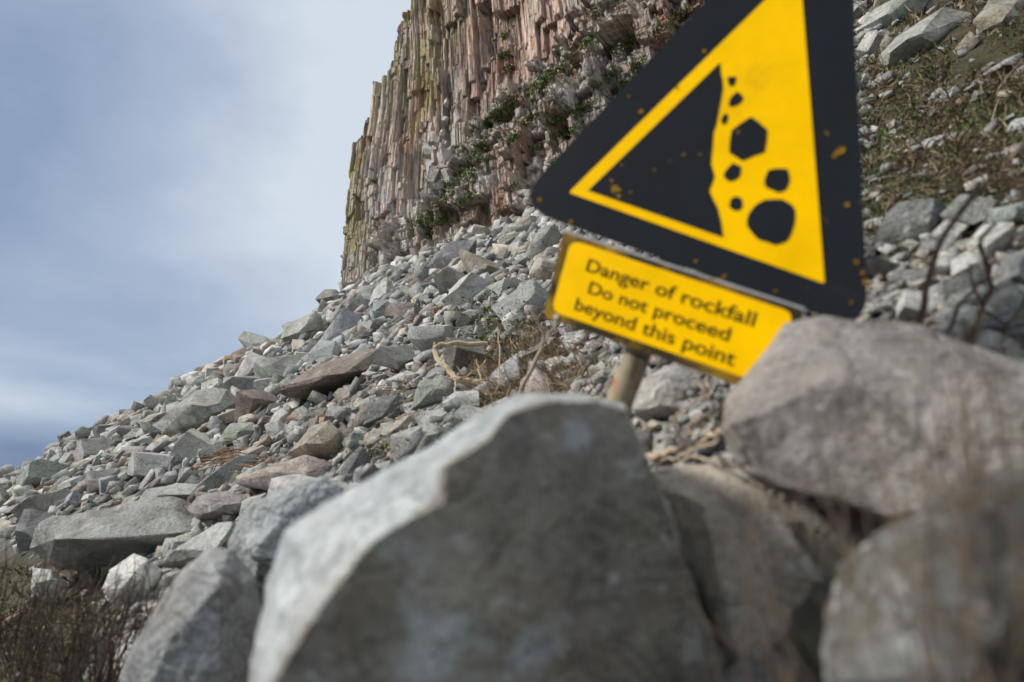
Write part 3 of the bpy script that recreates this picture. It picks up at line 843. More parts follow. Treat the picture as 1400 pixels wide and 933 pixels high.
def big_boulder():
    # ridge between the shaded face and the sunlit one, then round the right edge and the foot
    ridge = [(330, 1180, .52), (375, 933, .50), (417, 864, .505), (466, 797, .51), (514, 737, .52), (608, 688, .535), (611, 640, .545), (666, 600, .56), (696, 567, .575), (763, 551, .60), (820, 553, .64), (857, 563, .68),
             (879, 621, .70), (900, 670, .71), (933, 755, .73), (964, 840, .745), (994, 933, .76), (1070, 1180, .78)]
    sil = [(290, 1180, .68), (344, 933, .66), (352, 866, .66), (362, 803, .66), (387, 725, .66), (450, 678, .66), (514, 649, .67), (593, 609, .69), (650, 573, .71), (708, 544, .73), (790, 534, .76), (855, 551, .80),
           (872, 605, .82), (893, 660, .83), (925, 750, .85), (955, 840, .86), (985, 933, .87), (1040, 1180, .88)]
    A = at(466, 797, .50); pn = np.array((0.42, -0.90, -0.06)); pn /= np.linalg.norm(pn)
    ridge = [(u, v, float(np.dot(A, pn) / np.dot(ray(u, v), pn))) for u, v, d in ridge]
    ridge = [(u, v - (2 if 8 < i < 13 else 0), d) for i, (u, v, d) in enumerate(ridge)]
    sil = [(u, v - (2 if 5 < i < 13 else 0), d) for i, (u, v, d) in enumerate(sil)]
    sil = [(u, v, max(d, r[2] + 0.07)) for (u, v, d), r in zip(sil, ridge)]
    back = [(u + (650 - u) * 0.12, v + (800 - v) * 0.08, d + 0.16) for u, v, d in sil]
    V, Fc = loft([[at(*p) for p in r] for r in (ridge, sil, back)])
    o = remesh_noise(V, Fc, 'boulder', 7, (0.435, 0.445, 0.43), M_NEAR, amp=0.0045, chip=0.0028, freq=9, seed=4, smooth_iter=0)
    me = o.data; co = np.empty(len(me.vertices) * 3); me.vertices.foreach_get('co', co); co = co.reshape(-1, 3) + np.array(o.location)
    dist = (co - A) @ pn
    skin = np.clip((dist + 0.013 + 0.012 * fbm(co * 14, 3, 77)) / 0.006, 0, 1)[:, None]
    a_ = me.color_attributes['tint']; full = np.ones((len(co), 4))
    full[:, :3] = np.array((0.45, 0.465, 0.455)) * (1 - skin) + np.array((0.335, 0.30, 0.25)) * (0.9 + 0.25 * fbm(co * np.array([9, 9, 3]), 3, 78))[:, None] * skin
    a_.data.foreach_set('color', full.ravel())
    tag(o, 'huge blurred grey boulder with a sunlit left edge below the sign', 'boulder')
    PLACED.append((o, 640, 760, 600, 'the huge front boulder'))
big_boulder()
def near_boulder(px, depth, thick, col, label, short, seed, front=0.2, mat=None, cuts=6, voxel=None, amp=0.0055, chip=0.0045, fpts=None, tilt=(0, 0), freq=7):
    rng = np.random.default_rng(seed); px = np.array(px, float); c = px.mean(0)
    ext = px.max(0) - px.min(0); size = ext.max() * depth / F
    pts = []
    for q in px:
        dd = depth + tilt[0] * (q[0] - c[0]) / 100 + tilt[1] * (q[1] - c[1]) / 100
        pts.append(at(q[0], q[1], dd + size * 0.12))
        q2 = c + (q - c) * 0.9
        pts.append(at(q2[0], q2[1], dd + size * thick))
    if fpts is None:
        for k in range(3):
            a = rng.uniform(0, 6.28); q = c + ext * 0.5 * np.array([math.cos(a), math.sin(a)]) * 0.5
            dd = depth + tilt[0] * (q[0] - c[0]) / 100 + tilt[1] * (q[1] - c[1]) / 100
            pts.append(at(q[0], q[1], dd - size * front * rng.uniform(0.4, 1)))
    else:
        pts += [at(u, v, d) for u, v, d in fpts]
    bm = hull_bm(pts); shave(bm, rng, cuts, 0.90, 0.97); bmesh.ops.triangulate(bm, faces=bm.faces)
    bm.verts.ensure_lookup_table(); bm.verts.index_update()
    V = [tuple(v.co) for v in bm.verts]; Fc = [[v.index for v in f.verts] for f in bm.faces]; bm.free()
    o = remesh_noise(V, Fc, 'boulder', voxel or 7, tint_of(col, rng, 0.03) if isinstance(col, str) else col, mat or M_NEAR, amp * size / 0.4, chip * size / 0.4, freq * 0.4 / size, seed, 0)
    tag(o, label, 'boulder')
    PLACED.append((o, c[0], c[1], ext.max(), short))
    return o
near_boulder([(160, 1050), (168, 933), (182, 885), (215, 828), (250, 778), (288, 748), (312, 752), (330, 770), (347, 800), (353, 850), (346, 933), (330, 1050)], 1.0, 0.8, (0.335, 0.335, 0.32),
             'rounded grey boulder with a pointed top left of the huge front boulder', 'the pointed boulder', 21, fpts=[(300, 800, .97), (230, 880, .96), (300, 930, .95)])
near_boulder([(318, 742), (330, 715), (352, 690), (400, 668), (440, 655), (470, 668), (440, 720), (400, 800), (375, 860), (350, 850), (345, 800), (330, 775)], 1.35, 0.7, (0.43, 0.44, 0.43),
             'pale crumbly boulder wedged behind the huge front boulder', 'the pale wedged boulder', 22, amp=0.016, chip=0.008)
near_boulder([(982, 590), (990, 545), (1020, 508), (1045, 478), (1075, 446), (1115, 432), (1180, 440), (1260, 448), (1340, 480), (1480, 540), (1500, 640), (1400, 650), (1300, 690), (1215, 715), (1130, 692), (1060, 672), (1010, 640)], 0.74, 0.6, (0.335, 0.30, 0.265),
             'big brownish boulder covering the right end of the text plate', 'the brownish boulder', 23, cuts=0, fpts=[(1060, 664, .715), (1135, 684, .675), (1215, 706, .645), (1400, 650, .60), (1095, 548, .715), (1135, 522, .695), (1260, 548, .655), (1400, 570, .625), (1000, 580, .735)], tilt=(-0.03, 0))
near_boulder([(880, 648), (925, 632), (1010, 634), (1075, 660), (1150, 692), (1205, 740), (1215, 860), (1190, 985), (1060, 1010), (1000, 985), (975, 900), (940, 800), (905, 700)], 0.80, 0.6, (0.47, 0.41, 0.33),
             'brown stained boulder wedged between the huge front boulder and brownish boulder', 'the wedged stained boulder', 24, mat=M_STAIN, fpts=[(960, 690, .77), (1075, 720, .74), (1130, 800, .69), (1010, 830, .72), (1120, 950, .63), (1020, 930, .66)], tilt=(-0.02, -0.03))
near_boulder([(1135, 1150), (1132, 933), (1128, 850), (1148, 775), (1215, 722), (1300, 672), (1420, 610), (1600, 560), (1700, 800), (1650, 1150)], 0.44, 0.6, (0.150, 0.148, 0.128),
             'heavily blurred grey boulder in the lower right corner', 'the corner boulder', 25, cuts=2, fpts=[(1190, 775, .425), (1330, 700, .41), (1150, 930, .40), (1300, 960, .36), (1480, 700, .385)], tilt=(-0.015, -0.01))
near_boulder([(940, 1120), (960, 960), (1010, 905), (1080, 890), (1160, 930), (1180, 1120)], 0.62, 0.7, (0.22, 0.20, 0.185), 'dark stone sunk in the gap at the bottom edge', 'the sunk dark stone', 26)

# ================================================================== NAMED ROCKS ON THE SCREE
Z2 = lambda p: zz(280, 280, 2.456, p)
Z3 = lambda p: zz(0, 500, 2.154, p)
Z5 = lambda p: zz(1100, 0, 1.943, p)
outline_rock([(36, 752), (44, 722), (62, 705), (250, 684), (282, 690), (298, 712), (285, 740), (240, 765), (62, 778)], 'green', 'long greenish grey slab lying level at the left above the brown shrub', 'the long green slab', target=0.05, thick=0.45, fpts=[(75, 738, -.10), (180, 735, -.12), (255, 728, -.10)])
outline_rock(Z3([(300, 660), (320, 600), (395, 550), (440, 575), (475, 600), (460, 650), (430, 720), (380, 740), (330, 700)]), 'white', 'small white angular rock between the long slab and the pointed boulder', 'the small white rock')
outline_rock(Z3([(470, 590), (510, 545), (640, 462), (700, 455), (700, 480), (600, 540), (520, 600)]), 'pale', 'thin pale slanting slab just right of the long green slab', 'the slanting slab')
outline_rock(Z3([(380, 425), (420, 365), (520, 345), (600, 350), (610, 375), (560, 400), (470, 420)]), 'grey', 'low grey rock lying behind the long green slab', 'the low grey rock')
outline_rock(Z3([(540, 420), (600, 375), (690, 365), (750, 385), (745, 420), (690, 455), (610, 460), (580, 450)]), 'purple', 'purplish boulder at the right end of the long green slab', 'the purplish boulder')
outline_rock(Z3([(90, 660), (95, 595), (150, 600), (200, 640), (190, 680), (130, 690)]), 'white', 'white stone poking out below the long green slab by the brown shrub', None)
outline_rock([(360, 690), (372, 655), (410, 648), (455, 655), (470, 670), (430, 690), (390, 705)], 'pale', 'pale flat topped rock directly behind the pale wedged boulder', None)
SC = [
 ('dark', Z2([(368, 315), (400, 283), (440, 285), (478, 315), (470, 335), (400, 345)]), 'dark pointed slab jutting against the sky at the cliff foot', 'the dark skyline slab'),
 ('pale', Z2([(475, 300), (510, 285), (535, 295), (530, 325), (480, 330)]), 'pale block between the dark skyline slab and the cliff', None),
 ('green', Z2([(255, 450), (270, 405), (370, 355), (390, 370), (398, 400), (370, 460), (300, 468)]), 'large greenish boulder against the sky below the dark skyline slab', 'the skyline boulder'),
 ('green', Z2([(112, 450), (125, 422), (235, 455), (290, 470), (300, 490), (240, 505), (140, 490)]), 'flat slab overhanging the skyline like a beak', 'the beak slab'),
 ('pale', Z2([(85, 610), (135, 510), (160, 495), (215, 515), (200, 560), (130, 610)]), 'pale slanted rock propping up the beak slab', 'the pale prop rock'),
 ('blue', Z2([(340, 555), (345, 500), (385, 455), (440, 455), (463, 490), (455, 520), (400, 540)]), 'blocky rock with a bright left face and a dark right face', 'the two toned block'),
 ('brown', Z2([(230, 620), (400, 530), (520, 490), (600, 470), (610, 500), (590, 545), (480, 580), (280, 650)]), 'long dark brown slab slanting across the middle of the scree', 'the long brown slab'),
 ('grey', [(222, 592), (235, 560), (265, 535), (310, 528), (325, 545), (318, 575), (280, 600)], 'broad smooth grey boulder near the skyline left of the prop rock', 'the broad grey boulder'),
 ('green', Z2([(35, 800), (85, 735), (165, 725), (185, 760), (165, 815), (60, 815)]), 'pale triangular rock just above the heap of twigs', 'the rock above the twigs'),
 ('pale', Z2([(200, 740), (245, 715), (305, 775), (270, 805), (215, 815)]), 'upright pale wedge right of the rock above the twigs', 'the upright wedge'),
 ('white', Z2([(212, 690), (320, 650), (350, 660), (345, 675), (250, 715)]), 'flat white slab lying above the upright wedge', 'the flat white slab'),
 ('buff', Z2([(275, 835), (350, 750), (420, 720), (450, 760), (490, 840), (450, 865), (340, 850)]), 'large buff boulder with a dark right side above the pink slab', 'the buff boulder'),
 ('pink', Z2([(100, 930), (180, 890), (240, 870), (340, 838), (450, 870), (465, 910), (380, 945), (200, 960)]), 'broad pinkish flat slab in front of the buff boulder', 'the pink slab'),
 ('grey', Z2([(690, 690), (720, 590), (800, 580), (845, 600), (830, 660), (760, 690)]), 'squarish grey boulder below the forked dead branch', 'the squarish boulder'),
 ('pale', Z2([(705, 720), (730, 695), (845, 675), (860, 700), (820, 740), (720, 745)]), 'pale oblong rock under the squarish boulder', 'the pale oblong rock'),
 ('buff', Z2([(530, 800), (545, 765), (690, 705), (710, 740), (640, 790), (540, 810)]), 'long buff rock with green at its foot left of the oblong rock', 'the long buff rock'),
 ('maroon', Z2([(555, 825), (590, 785), (640, 780), (635, 805), (590, 830)]), 'small maroon stone below the long buff rock', 'the maroon stone'),
 ('white', Z2([(910, 290), (915, 240), (950, 225), (975, 255), (970, 310), (920, 310)]), 'bright white block standing high on the scree', 'the white block'),
 ('pale', Z2([(1005, 275), (1060, 240), (1120, 232), (1110, 280), (1030, 305)]), 'pale boulder left of the text plate', 'the boulder left of the plate'),
 ('white', Z2([(705, 245), (720, 220), (810, 205), (805, 240), (760, 252)]), 'white topped flat rock close under the cliff', 'the white topped rock'),
 ('blue', Z2([(560, 380), (565, 320), (620, 318), (650, 350), (600, 385)]), 'bluish squared block below the cliff foot', 'the bluish block'),
 ('pale', Z2([(580, 440), (600, 400), (670, 385), (675, 410), (610, 450)]), 'pale lozenge shaped rock right of the two toned block', 'the lozenge rock'),
 ('grey', Z2([(620, 440), (650, 415), (730, 410), (730, 440), (680, 460)]), 'grey flat rock touching the lozenge rock', None),
 ('pale', Z2([(745, 360), (780, 310), (840, 283), (850, 310), (800, 350)]), 'tilted pale slab in the middle of the upper scree', 'the tilted pale slab'),
 ('rust', Z2([(510, 485), (540, 440), (580, 460), (560, 490)]), 'rust orange stone at the end of the long brown slab', 'the rust orange stone'),
 ('grey', Z2([(560, 490), (600, 450), (650, 480), (620, 505)]), 'grey cube beside the rust orange stone', None),
 ('blue', Z2([(620, 250), (640, 200), (690, 190), (695, 230), (650, 260)]), 'bluish boulder resting against the cliff foot', 'the cliff foot boulder'),
 ('pink', Z2([(790, 345), (800, 330), (835, 332), (842, 355), (815, 368)]), 'small pink stone under the tilted pale slab', None),
 ('dark', Z2([(690, 290), (710, 258), (770, 262), (770, 285), (720, 300)]), 'dark flat stone below the white topped rock', None),
 ('pink', Z2([(430, 640), (450, 615), (500, 620), (520, 655), (450, 670)]), 'pink flat stone in front of the long brown slab', 'the pink flat stone'),
 ('dark', Z2([(355, 690), (400, 655), (435, 680), (400, 715)]), 'dark stone right of the flat white slab', None),
 ('rust', Z2([(270, 720), (300, 690), (350, 695), (350, 720), (310, 750)]), 'rust brown stone tucked under the flat white slab', None),
 ('brown', Z2([(480, 760), (530, 670), (580, 650), (560, 710), (500, 770)]), 'narrow brown rock standing right of the buff boulder', 'the narrow brown rock'),
 ('white', Z2([(600, 590), (680, 555), (715, 570), (690, 600), (620, 612)]), 'white slab left of the forked dead branch', 'the white slab'),
 ('pale', Z2([(1075, 230), (1095, 185), (1140, 195), (1130, 230)]), 'pale pointed rock beside the top corner of the text plate', None),
 ('pale', Z2([(915, 420), (930, 380), (965, 375), (945, 410)]), 'small pale stone left of the green tuft', None),
 ('white', Z2([(940, 465), (985, 405), (995, 430), (970, 465)]), 'small white wedge standing in the green tuft', None),
 ('grey', Z2([(1025, 520), (1060, 490), (1100, 495), (1080, 540)]), 'rounded grey stone between the green tuft and the text plate', None),
 ('pale', Z2([(1190, 490), (1210, 430), (1277, 420), (1277, 490), (1230, 500)]), 'pale rock partly hidden under the bottom edge of the text plate', None),
 ('pale', [(862, 562), (875, 520), (905, 505), (930, 498), (985, 520), (1002, 545), (965, 590), (900, 592)], 'pale cracked boulder right behind the rusty post', 'the rock behind the post'),
 ('purple', Z3([(330, 280), (360, 240), (430, 235), (430, 270), (370, 290)]), 'purplish grey block below the broad grey boulder', 'the purplish block'),
 ('pink', Z3([(410, 210), (430, 185), (475, 180), (470, 205)]), 'small pink stone just left of the broad grey boulder', None),
 ('buff', Z3([(400, 170), (440, 145), (500, 130), (500, 160), (440, 180)]), 'buff slab on the skyline left of the broad grey boulder', 'the buff skyline slab'),
 ('grey', Z3([(430, 250), (450, 220), (490, 225), (480, 250)]), 'small grey block touching the purplish block', None),
 ('blue', Z3([(160, 335), (230, 275), (250, 300), (200, 330)]), 'bluish tilted slab near the left skyline', 'the bluish tilted slab'),
 ('dark', Z3([(230, 330), (260, 290), (305, 295), (300, 320)]), 'dark stone right of the bluish tilted slab', None),
 ('maroon', Z3([(200, 375), (230, 350), (285, 355), (280, 375)]), 'reddish flat stone below the bluish tilted slab', 'the reddish flat stone'),
 ('pale', Z3([(10, 410), (50, 370), (130, 365), (120, 400), (60, 420)]), 'pale flat slab at the left edge under the skyline', 'the left edge slab'),
 ('dark', Z3([(0, 490), (30, 450), (100, 430), (90, 465), (40, 500)]), 'dark flat slab below the left edge slab', None),
 ('green', Z3([(25, 340), (35, 310), (65, 305), (75, 335), (50, 350)]), 'upright greenish stone on the skyline far left', None),
 ('rust', Z3([(270, 415), (310, 385), (345, 380), (340, 410)]), 'orange brown stone behind the long green slab', None),
 ('pale', Z3([(195, 430), (250, 380), (290, 370), (280, 400)]), 'pale blade shaped stone behind the long green slab', None),
 ('pale', Z3([(600, 205), (630, 170), (675, 165), (670, 195)]), 'pale stone right of the broad grey boulder', None),
 ('pale', Z3([(520, 345), (530, 305), (560, 300), (575, 330)]), 'small upright pale stone left of the heap of twigs', None),
 ('pale', Z5([(195, 155), (240, 95), (370, 15), (445, 40), (430, 70), (330, 160), (280, 205), (210, 175)]), 'large grey slab tilted over a dark hollow right of the sign', 'the tilted hollow slab'),
 ('brown', Z5([(445, 60), (490, 0), (583, -20), (640, 30), (600, 110), (510, 130), (470, 95)]), 'brown lichened boulder in the upper right corner', 'the upper right boulder'),
 ('pale', Z5([(335, 275), (400, 228), (428, 228), (390, 265), (345, 282)]), 'thin pale slab lying below the tilted hollow slab', 'the thin pale slab'),
 ('grey', Z5([(410, 250), (450, 215), (500, 210), (490, 230)]), 'flat grey stone right of the thin pale slab', None),
 ('grey', Z5([(465, 205), (530, 160), (600, 130), (620, 180), (500, 210)]), 'long grey slab beneath the brown lichened boulder', None),
 ('grey', Z5([(220, 245), (260, 220), (320, 225), (280, 250)]), 'dull flat stone under the tilted hollow slab', None),
 ('white', Z5([(130, 80), (150, 70), (180, 80), (150, 105)]), 'white stone right of the sign near the top', 'the white stone by the sign'),
 ('pale', Z5([(128, 45), (130, 5), (165, 2), (172, 40)]), 'pale block right of the sign at the top edge', None),
 ('pale', Z5([(270, 580), (310, 560), (370, 550), (370, 570), (320, 605)]), 'pale flat stone in the dry grass right of the sign', 'the stone in the grass'),
 ('pale', Z5([(205, 680), (260, 645), (265, 660), (220, 690)]), 'small pale slab right of the lower corner of the triangle', None),
 ('blue', Z5([(515, 550), (550, 505), (600, 510), (610, 560)]), 'bluish stone at the right edge above the buff stone', None),
 ('buff', Z5([(520, 680), (530, 640), (583, 600), (620, 640), (600, 690)]), 'buff stone at the right edge on the slab pile', 'the buff edge stone'),
 ('grey', Z5([(490, 780), (530, 680), (600, 660), (640, 760), (583, 800)]), 'large grey slab under the buff edge stone', 'the large edge slab'),
 ('pale', Z5([(300, 760), (350, 690), (420, 650), (420, 690), (350, 750)]), 'long pale slab at the left of the slab pile', 'the long pile slab'),
 ('grey', Z5([(330, 840), (420, 790), (540, 770), (480, 830)]), 'flat grey slab low in the slab pile behind the dry stem', None),
 ('pale', Z5([(420, 860), (460, 810), (600, 790), (620, 870)]), 'pale slab just above the brownish boulder at the right edge', None),
 ('white', Z5([(375, 450), (390, 425), (425, 425), (415, 450)]), 'small round white stone in the grass right of the sign', None),
 ('grey', Z5([(215, 715), (270, 690), (320, 700), (300, 720)]), 'flat grey stone left of the slab pile', None),
 ('pale', Z5([(180, 800), (250, 770), (300, 780), (250, 820)]), 'pale stone beside the lower right corner of the triangle', None),
 ('brown', Z5([(435, 275), (450, 240), (500, 240), (490, 280)]), 'dull brown stone below the long grey slab at upper right', None),
]
for c, px, lab, short in SC:
    outline_rock(px, c, lab, short, group='loose rocks on the scree slope')
# ================================================================== LOOSE ROCKS, each its own object
def inside(u, v, poly):
    r = False; n = len(poly)
    for i in range(n):
        x1, y1 = poly[i]; x2, y2 = poly[(i + 1) % n]
        if (y1 > v) != (y2 > v) and u < (x2 - x1) * (v - y1) / (y2 - y1) + x1: r = not r
    return r
HIDE = [[(340, 1200), (344, 933), (362, 803), (387, 725), (450, 678), (593, 609), (708, 544), (790, 534), (857, 551), (933, 755), (994, 933), (1060, 1200)],
        [(735, 250), (968, 0), (1165, 0), (1185, 430), (1010, 520), (745, 430), (768, 315)],
        [(985, 590), (1010, 515), (1075, 446), (1180, 440), (1400, 480), (1500, 500), (1500, 1200), (1000, 1200), (900, 700), (910, 655)],
        [(168, 933), (215, 828), (288, 748), (347, 800), (345, 1000), (160, 1000)], [(318, 740), (400, 668), (470, 668), (345, 850)]]
SKU = [s[0] for s in SKY]; SKV = [s[1] for s in SKY]
def sky_v(u): return float(np.interp(u, SKU, SKV))
LAND = [(u, v, s, short) for o, u, v, s, short in PLACED if short]
LAND += [(955, 150, 420, 'the triangle'), (900, 410, 300, 'the text plate'), (640, 495, 90, 'the forked dead branch'), (335, 625, 70, 'the heap of twigs'), (690, 435, 70, 'the green tuft'), (520, 375, 60, 'the cliff foot'), (600, 325, 60, 'the middle of the cliff base'), (70, 830, 140, 'the brown shrub')]
used_labels = set()
SHAPE = {'flat': 'flat', 'narrow': 'elongated', 'block': 'blocky', 'wedge': 'wedge shaped', 'chip': 'angular'}
COLW = {'pale': 'pale grey', 'grey': 'grey', 'green': 'greenish grey', 'dark': 'dark grey', 'pink': 'pinkish', 'buff': 'buff', 'rust': 'rusty', 'purple': 'purplish', 'maroon': 'maroon', 'blue': 'bluish grey', 'brown': 'brown', 'white': 'whitish'}
def where(u, v, lu, lv):
    dx, dy = u - lu, v - lv
    if abs(dx) > 2.2 * abs(dy): return 'left of' if dx < 0 else 'right of'
    if abs(dy) > 2.2 * abs(dx): return 'above' if dy < 0 else 'below'
    return ('above and ' if dy < 0 else 'below and ') + ('left of' if dx < 0 else 'right of')
def make_label(u, v, s, colour, shape):
    sz = 'small' if s < 20 else ('fair sized' if s < 32 else 'large')
    near = sorted(LAND, key=lambda l: math.hypot(u - l[0], v - l[1]) - 0.35 * l[2])[:6]
    base = f'{sz} {COLW[colour]} {SHAPE[shape]} rock'
    cands = [f'{base} {where(u, v, near[0][0], near[0][1])} {near[0][3]}']
    for b in near[1:]:
        cands.append(f'{base} {where(u, v, near[0][0], near[0][1])} {near[0][3]} facing {b[3]}'.replace('facing', 'and ' + where(u, v, b[0], b[1])))
    for a in near[1:]:
        cands.append(f'{base} {where(u, v, a[0], a[1])} {a[3]}')
    for c in cands:
        if c not in used_labels and len(c.split()) <= 16:
            used_labels.add(c); return c
    return None
def zone_ok(u, v):
    if v < sky_v(u) + 5: return False
    if any(inside(u, v, p) for p in HIDE): return False
    return True
def place_rock(u, v, s, colour, shape, rng, name='rock'):
    p, d = hit(u, v + 0.25 * s)
    size = s * d / F
    dims = {'flat': (1.05, 0.85, 0.48), 'narrow': (1.2, 0.62, 0.55), 'block': (0.95, 0.8, 0.72), 'wedge': (1.05, 0.8, 0.6), 'chip': (1.0, 0.75, 0.6)}[shape]
    dims = [k * size * rng.uniform(0.85, 1.15) for k in dims]
    bm = block_bm(dims, rng, int(rng.integers(4, 9)))
    refine(bm, size, rng, 0.012, 0.010, 0.16)
    n = slope_normal(p[0], p[1])
    q = n.to_track_quat('Z', 'Y').to_matrix() @ Matrix.Rotation(rng.uniform(0, 6.283), 3, 'Z') @ Matrix.Rotation(rng.normal(0, 0.38), 3, 'X') @ Matrix.Rotation(rng.normal(0, 0.38), 3, 'Y')
    bm.transform(q.to_4x4())
    zc = dims[2] * 0.28
    bm.transform(Matrix.Translation(Vector(p) + n * zc))
    return rock_obj(name, bm, M_ROCK, tint_of(colour, rng, 0.12), 30)
def scatter_rocks(total):
    rng = np.random.default_rng(78)
    taken = [(u, v, s * 0.8) for o, u, v, s, sh in PLACED]
    keys = list(PAL); pr = np.array([.32, .30, .04, .09, .05, .08, .02, .01, .005, .015, .05, .03])
    n = 0
    for i in range(total * 3):
        f = min(1.0, i / (total * 1.25))
        s = 44 * (1 - f) ** 1.3 + 19 + rng.uniform(-3, 3)
        for t_ in range(60):
            right = rng.random() < 0.10
            if right:
                u = rng.uniform(1170, 1405); v = rng.uniform(-10, 445)
                if not (v > 290 + (1400 - u) * 0.25 or (v < 70 and u < 1240)): continue
            else:
                u = rng.uniform(-10, 775); v = sky_v(u) + 3.0 + 330 * rng.random() ** 1.35
                if 560 < u < 790 and v > 400 and rng.random() < 0.5: continue
                if v < sky_v(u) + 25 and s > 30: continue
            if v > 800 or not zone_ok(u, v) or (u < 175 and v > 735): continue
            if any(math.hypot(u - a, (v - b) * 1.3) < 0.40 * (s + c) for a, b, c in taken): continue
            colour = keys[rng.choice(len(keys), p=pr / pr.sum())]
            shape = ['flat', 'narrow', 'block', 'wedge', 'chip'][rng.choice(5, p=[.15, .10, .28, .25, .22])]
            lab = make_label(u, v, s, colour, shape)
            if not lab: continue
            o = place_rock(u, v, s, colour, shape, rng)
            tag(o, lab, 'rock', 'loose rocks on the scree slope')
            taken.append((u, v, s)); n += 1
            break
        if n >= total: break
scatter_rocks(300 - len(PLACED))

# ------------------------------------------------------------------ all the smaller stones: nobody could count them
def build_stones():
    rng = np.random.default_rng(5)
    protos = []
    for k in range(22):
        sh = k % 5
        dims = [(1.05, 0.85, 0.45), (1.2, 0.62, 0.5), (0.95, 0.8, 0.75), (1.05, 0.75, 0.6), (1.1, 0.9, 0.42)][sh]
        bm = block_bm(dims, rng, int(rng.integers(2, 5)))
        if k < 14:
            bmesh.ops.bevel(bm, geom=list(bm.edges), offset=0.008, segments=1, profile=0.6, affect='EDGES', clamp_overlap=True)
        bmesh.ops.triangulate(bm, faces=bm.faces)
        bm.verts.index_update()
        protos.append((np.array([v.co for v in bm.verts]), np.array([[v.index for v in f.verts] for f in bm.faces]))); bm.free()
    keys = list(PAL); pr = np.array([.28, .29, .04, .12, .05, .09, .02, .01, .005, .015, .06, .03]); pr /= pr.sum()
    V, T, Cc = [], [], []; base = 0
    todo = []
    def put(u, v, s):
        if ((u - 722) / 85) ** 2 + ((v - 515) / 62) ** 2 < 1 and rng.random() < 0.72: return
        todo.append((u, v, s))
    # the main scree, then a margin beyond the frame
    N1 = 8600
    for i in range(N1):
        u = rng.uniform(-220, 800); b = sky_v(u)
        v = b + 1.5 + 430 * rng.random() ** 1.45
        if any(inside(u, v, p) for p in (HIDE[0],)) and v > 640: continue
        dens = 1.0
        if 620 < u < 800 and 400 < v < 590: dens = 0.45
        if u < 170 and v > 760: dens = 0.05
        if rng.random() > dens: continue
        s = float(np.clip(rng.lognormal(math.log(11.5), 0.45), 4.5, 22))
        put(u, v, s)
    for i in range(6500):
        u = rng.uniform(-150, 790); v = sky_v(u) + 3 + 400 * rng.random() ** 1.2
        if inside(u, v, HIDE[0]) or (u < 170 and v > 750): continue
        put(u, v, rng.uniform(2.6, 6.0))
    for i in range(2600):
        u = rng.uniform(1150, 1620); v = rng.uniform(-120, 480)
        if v < sky_v(u) + 3: continue
        pile = (v > 300 + (1400 - u) * 0.28) or (v < 60 and u < 1260) 
        if not pile and rng.random() > 0.27: continue
        put(u, v, float(np.clip(rng.lognormal(math.log(11 if pile else 8), 0.5), 4, 24)))
    for i in range(2600):
        u = rng.uniform(690, 1200); v = sky_v(u) + 4 + rng.random() ** 1.3 * (700 - sky_v(u))
        put(u, v, float(np.clip(rng.lognormal(math.log(11), 0.5), 5, 26)))
    for i in range(350):
        put(rng.uniform(1300, 1560), rng.uniform(425, 580), float(np.clip(rng.lognormal(math.log(22), 0.5), 9, 48)))
    for i in range(900):
        u = rng.uniform(480, 1000); v = rng.uniform(620, 930)
        put(u, v, float(np.clip(rng.lognormal(math.log(16), 0.5), 7, 34)))
    for i in range(1500):       # ground between the near boulders and behind the sign
        u = rng.uniform(780, 1180); v = rng.uniform(140, 720)
        if v < sky_v(u) + 8: continue
        put(u, v, float(np.clip(rng.lognormal(math.log(11), 0.5), 5, 26)))
    for i in range(500):
        u = rng.uniform(175, 520); v = rng.uniform(640, 960)
        put(u, v, float(np.clip(rng.lognormal(math.log(14), 0.5), 6, 30)))
    todo = np.array(todo); PP, DD = hit_many(todo[:, 0], todo[:, 1])
    n = Vector((-PA, -PB, 1)).normalized(); nq = n.to_track_quat('Z', 'Y').to_matrix()
    for (u, v, s), p, d in zip(todo, PP, DD):
        size = s * d / F
        if size > 1.2: continue
        size = max(size, 0.012)
        q = np.array(nq @ Matrix.Rotation(rng.uniform(0, 6.283), 3, 'Z') @ Matrix.Rotation(rng.normal(0, 0.45), 3, 'X') @ Matrix.Rotation(rng.normal(0, 0.45), 3, 'Y'))
        pv, pf = protos[rng.integers(0, 22) if s > 9 else rng.integers(14, 22)]
        V.append((pv * size * rng.uniform(0.8, 1.2, 3)) @ q.T + p + np.array(n) * rng.uniform(-0.02, 0.45) * size)
        T.append(pf + base); base += len(pv)
        Cc.append(np.tile(tint_of(keys[rng.choice(12, p=pr)], rng, 0.14), (len(pv), 1)))
    V = np.vstack(V); T = np.vstack(T); Cc = np.vstack(Cc)
    me = bpy.data.meshes.new('loose_stones')
    me.vertices.add(len(V)); me.vertices.foreach_set('co', V.ravel())
    me.loops.add(T.size); me.loops.foreach_set('vertex_index', T.ravel().astype(np.int32))
    me.polygons.add(len(T)); me.polygons.foreach_set('loop_start', np.arange(0, T.size, 3, dtype=np.int32))
    me.update(); me.validate()
    me.materials.append(M_STONE); set_tint(me, Cc)
    o = bpy.data.objects.new('loose_stones', me); COL.objects.link(o)
    tag(o, 'loose grey and pinkish stones covering the scree slope', 'stones', kind='stuff')
build_stones()

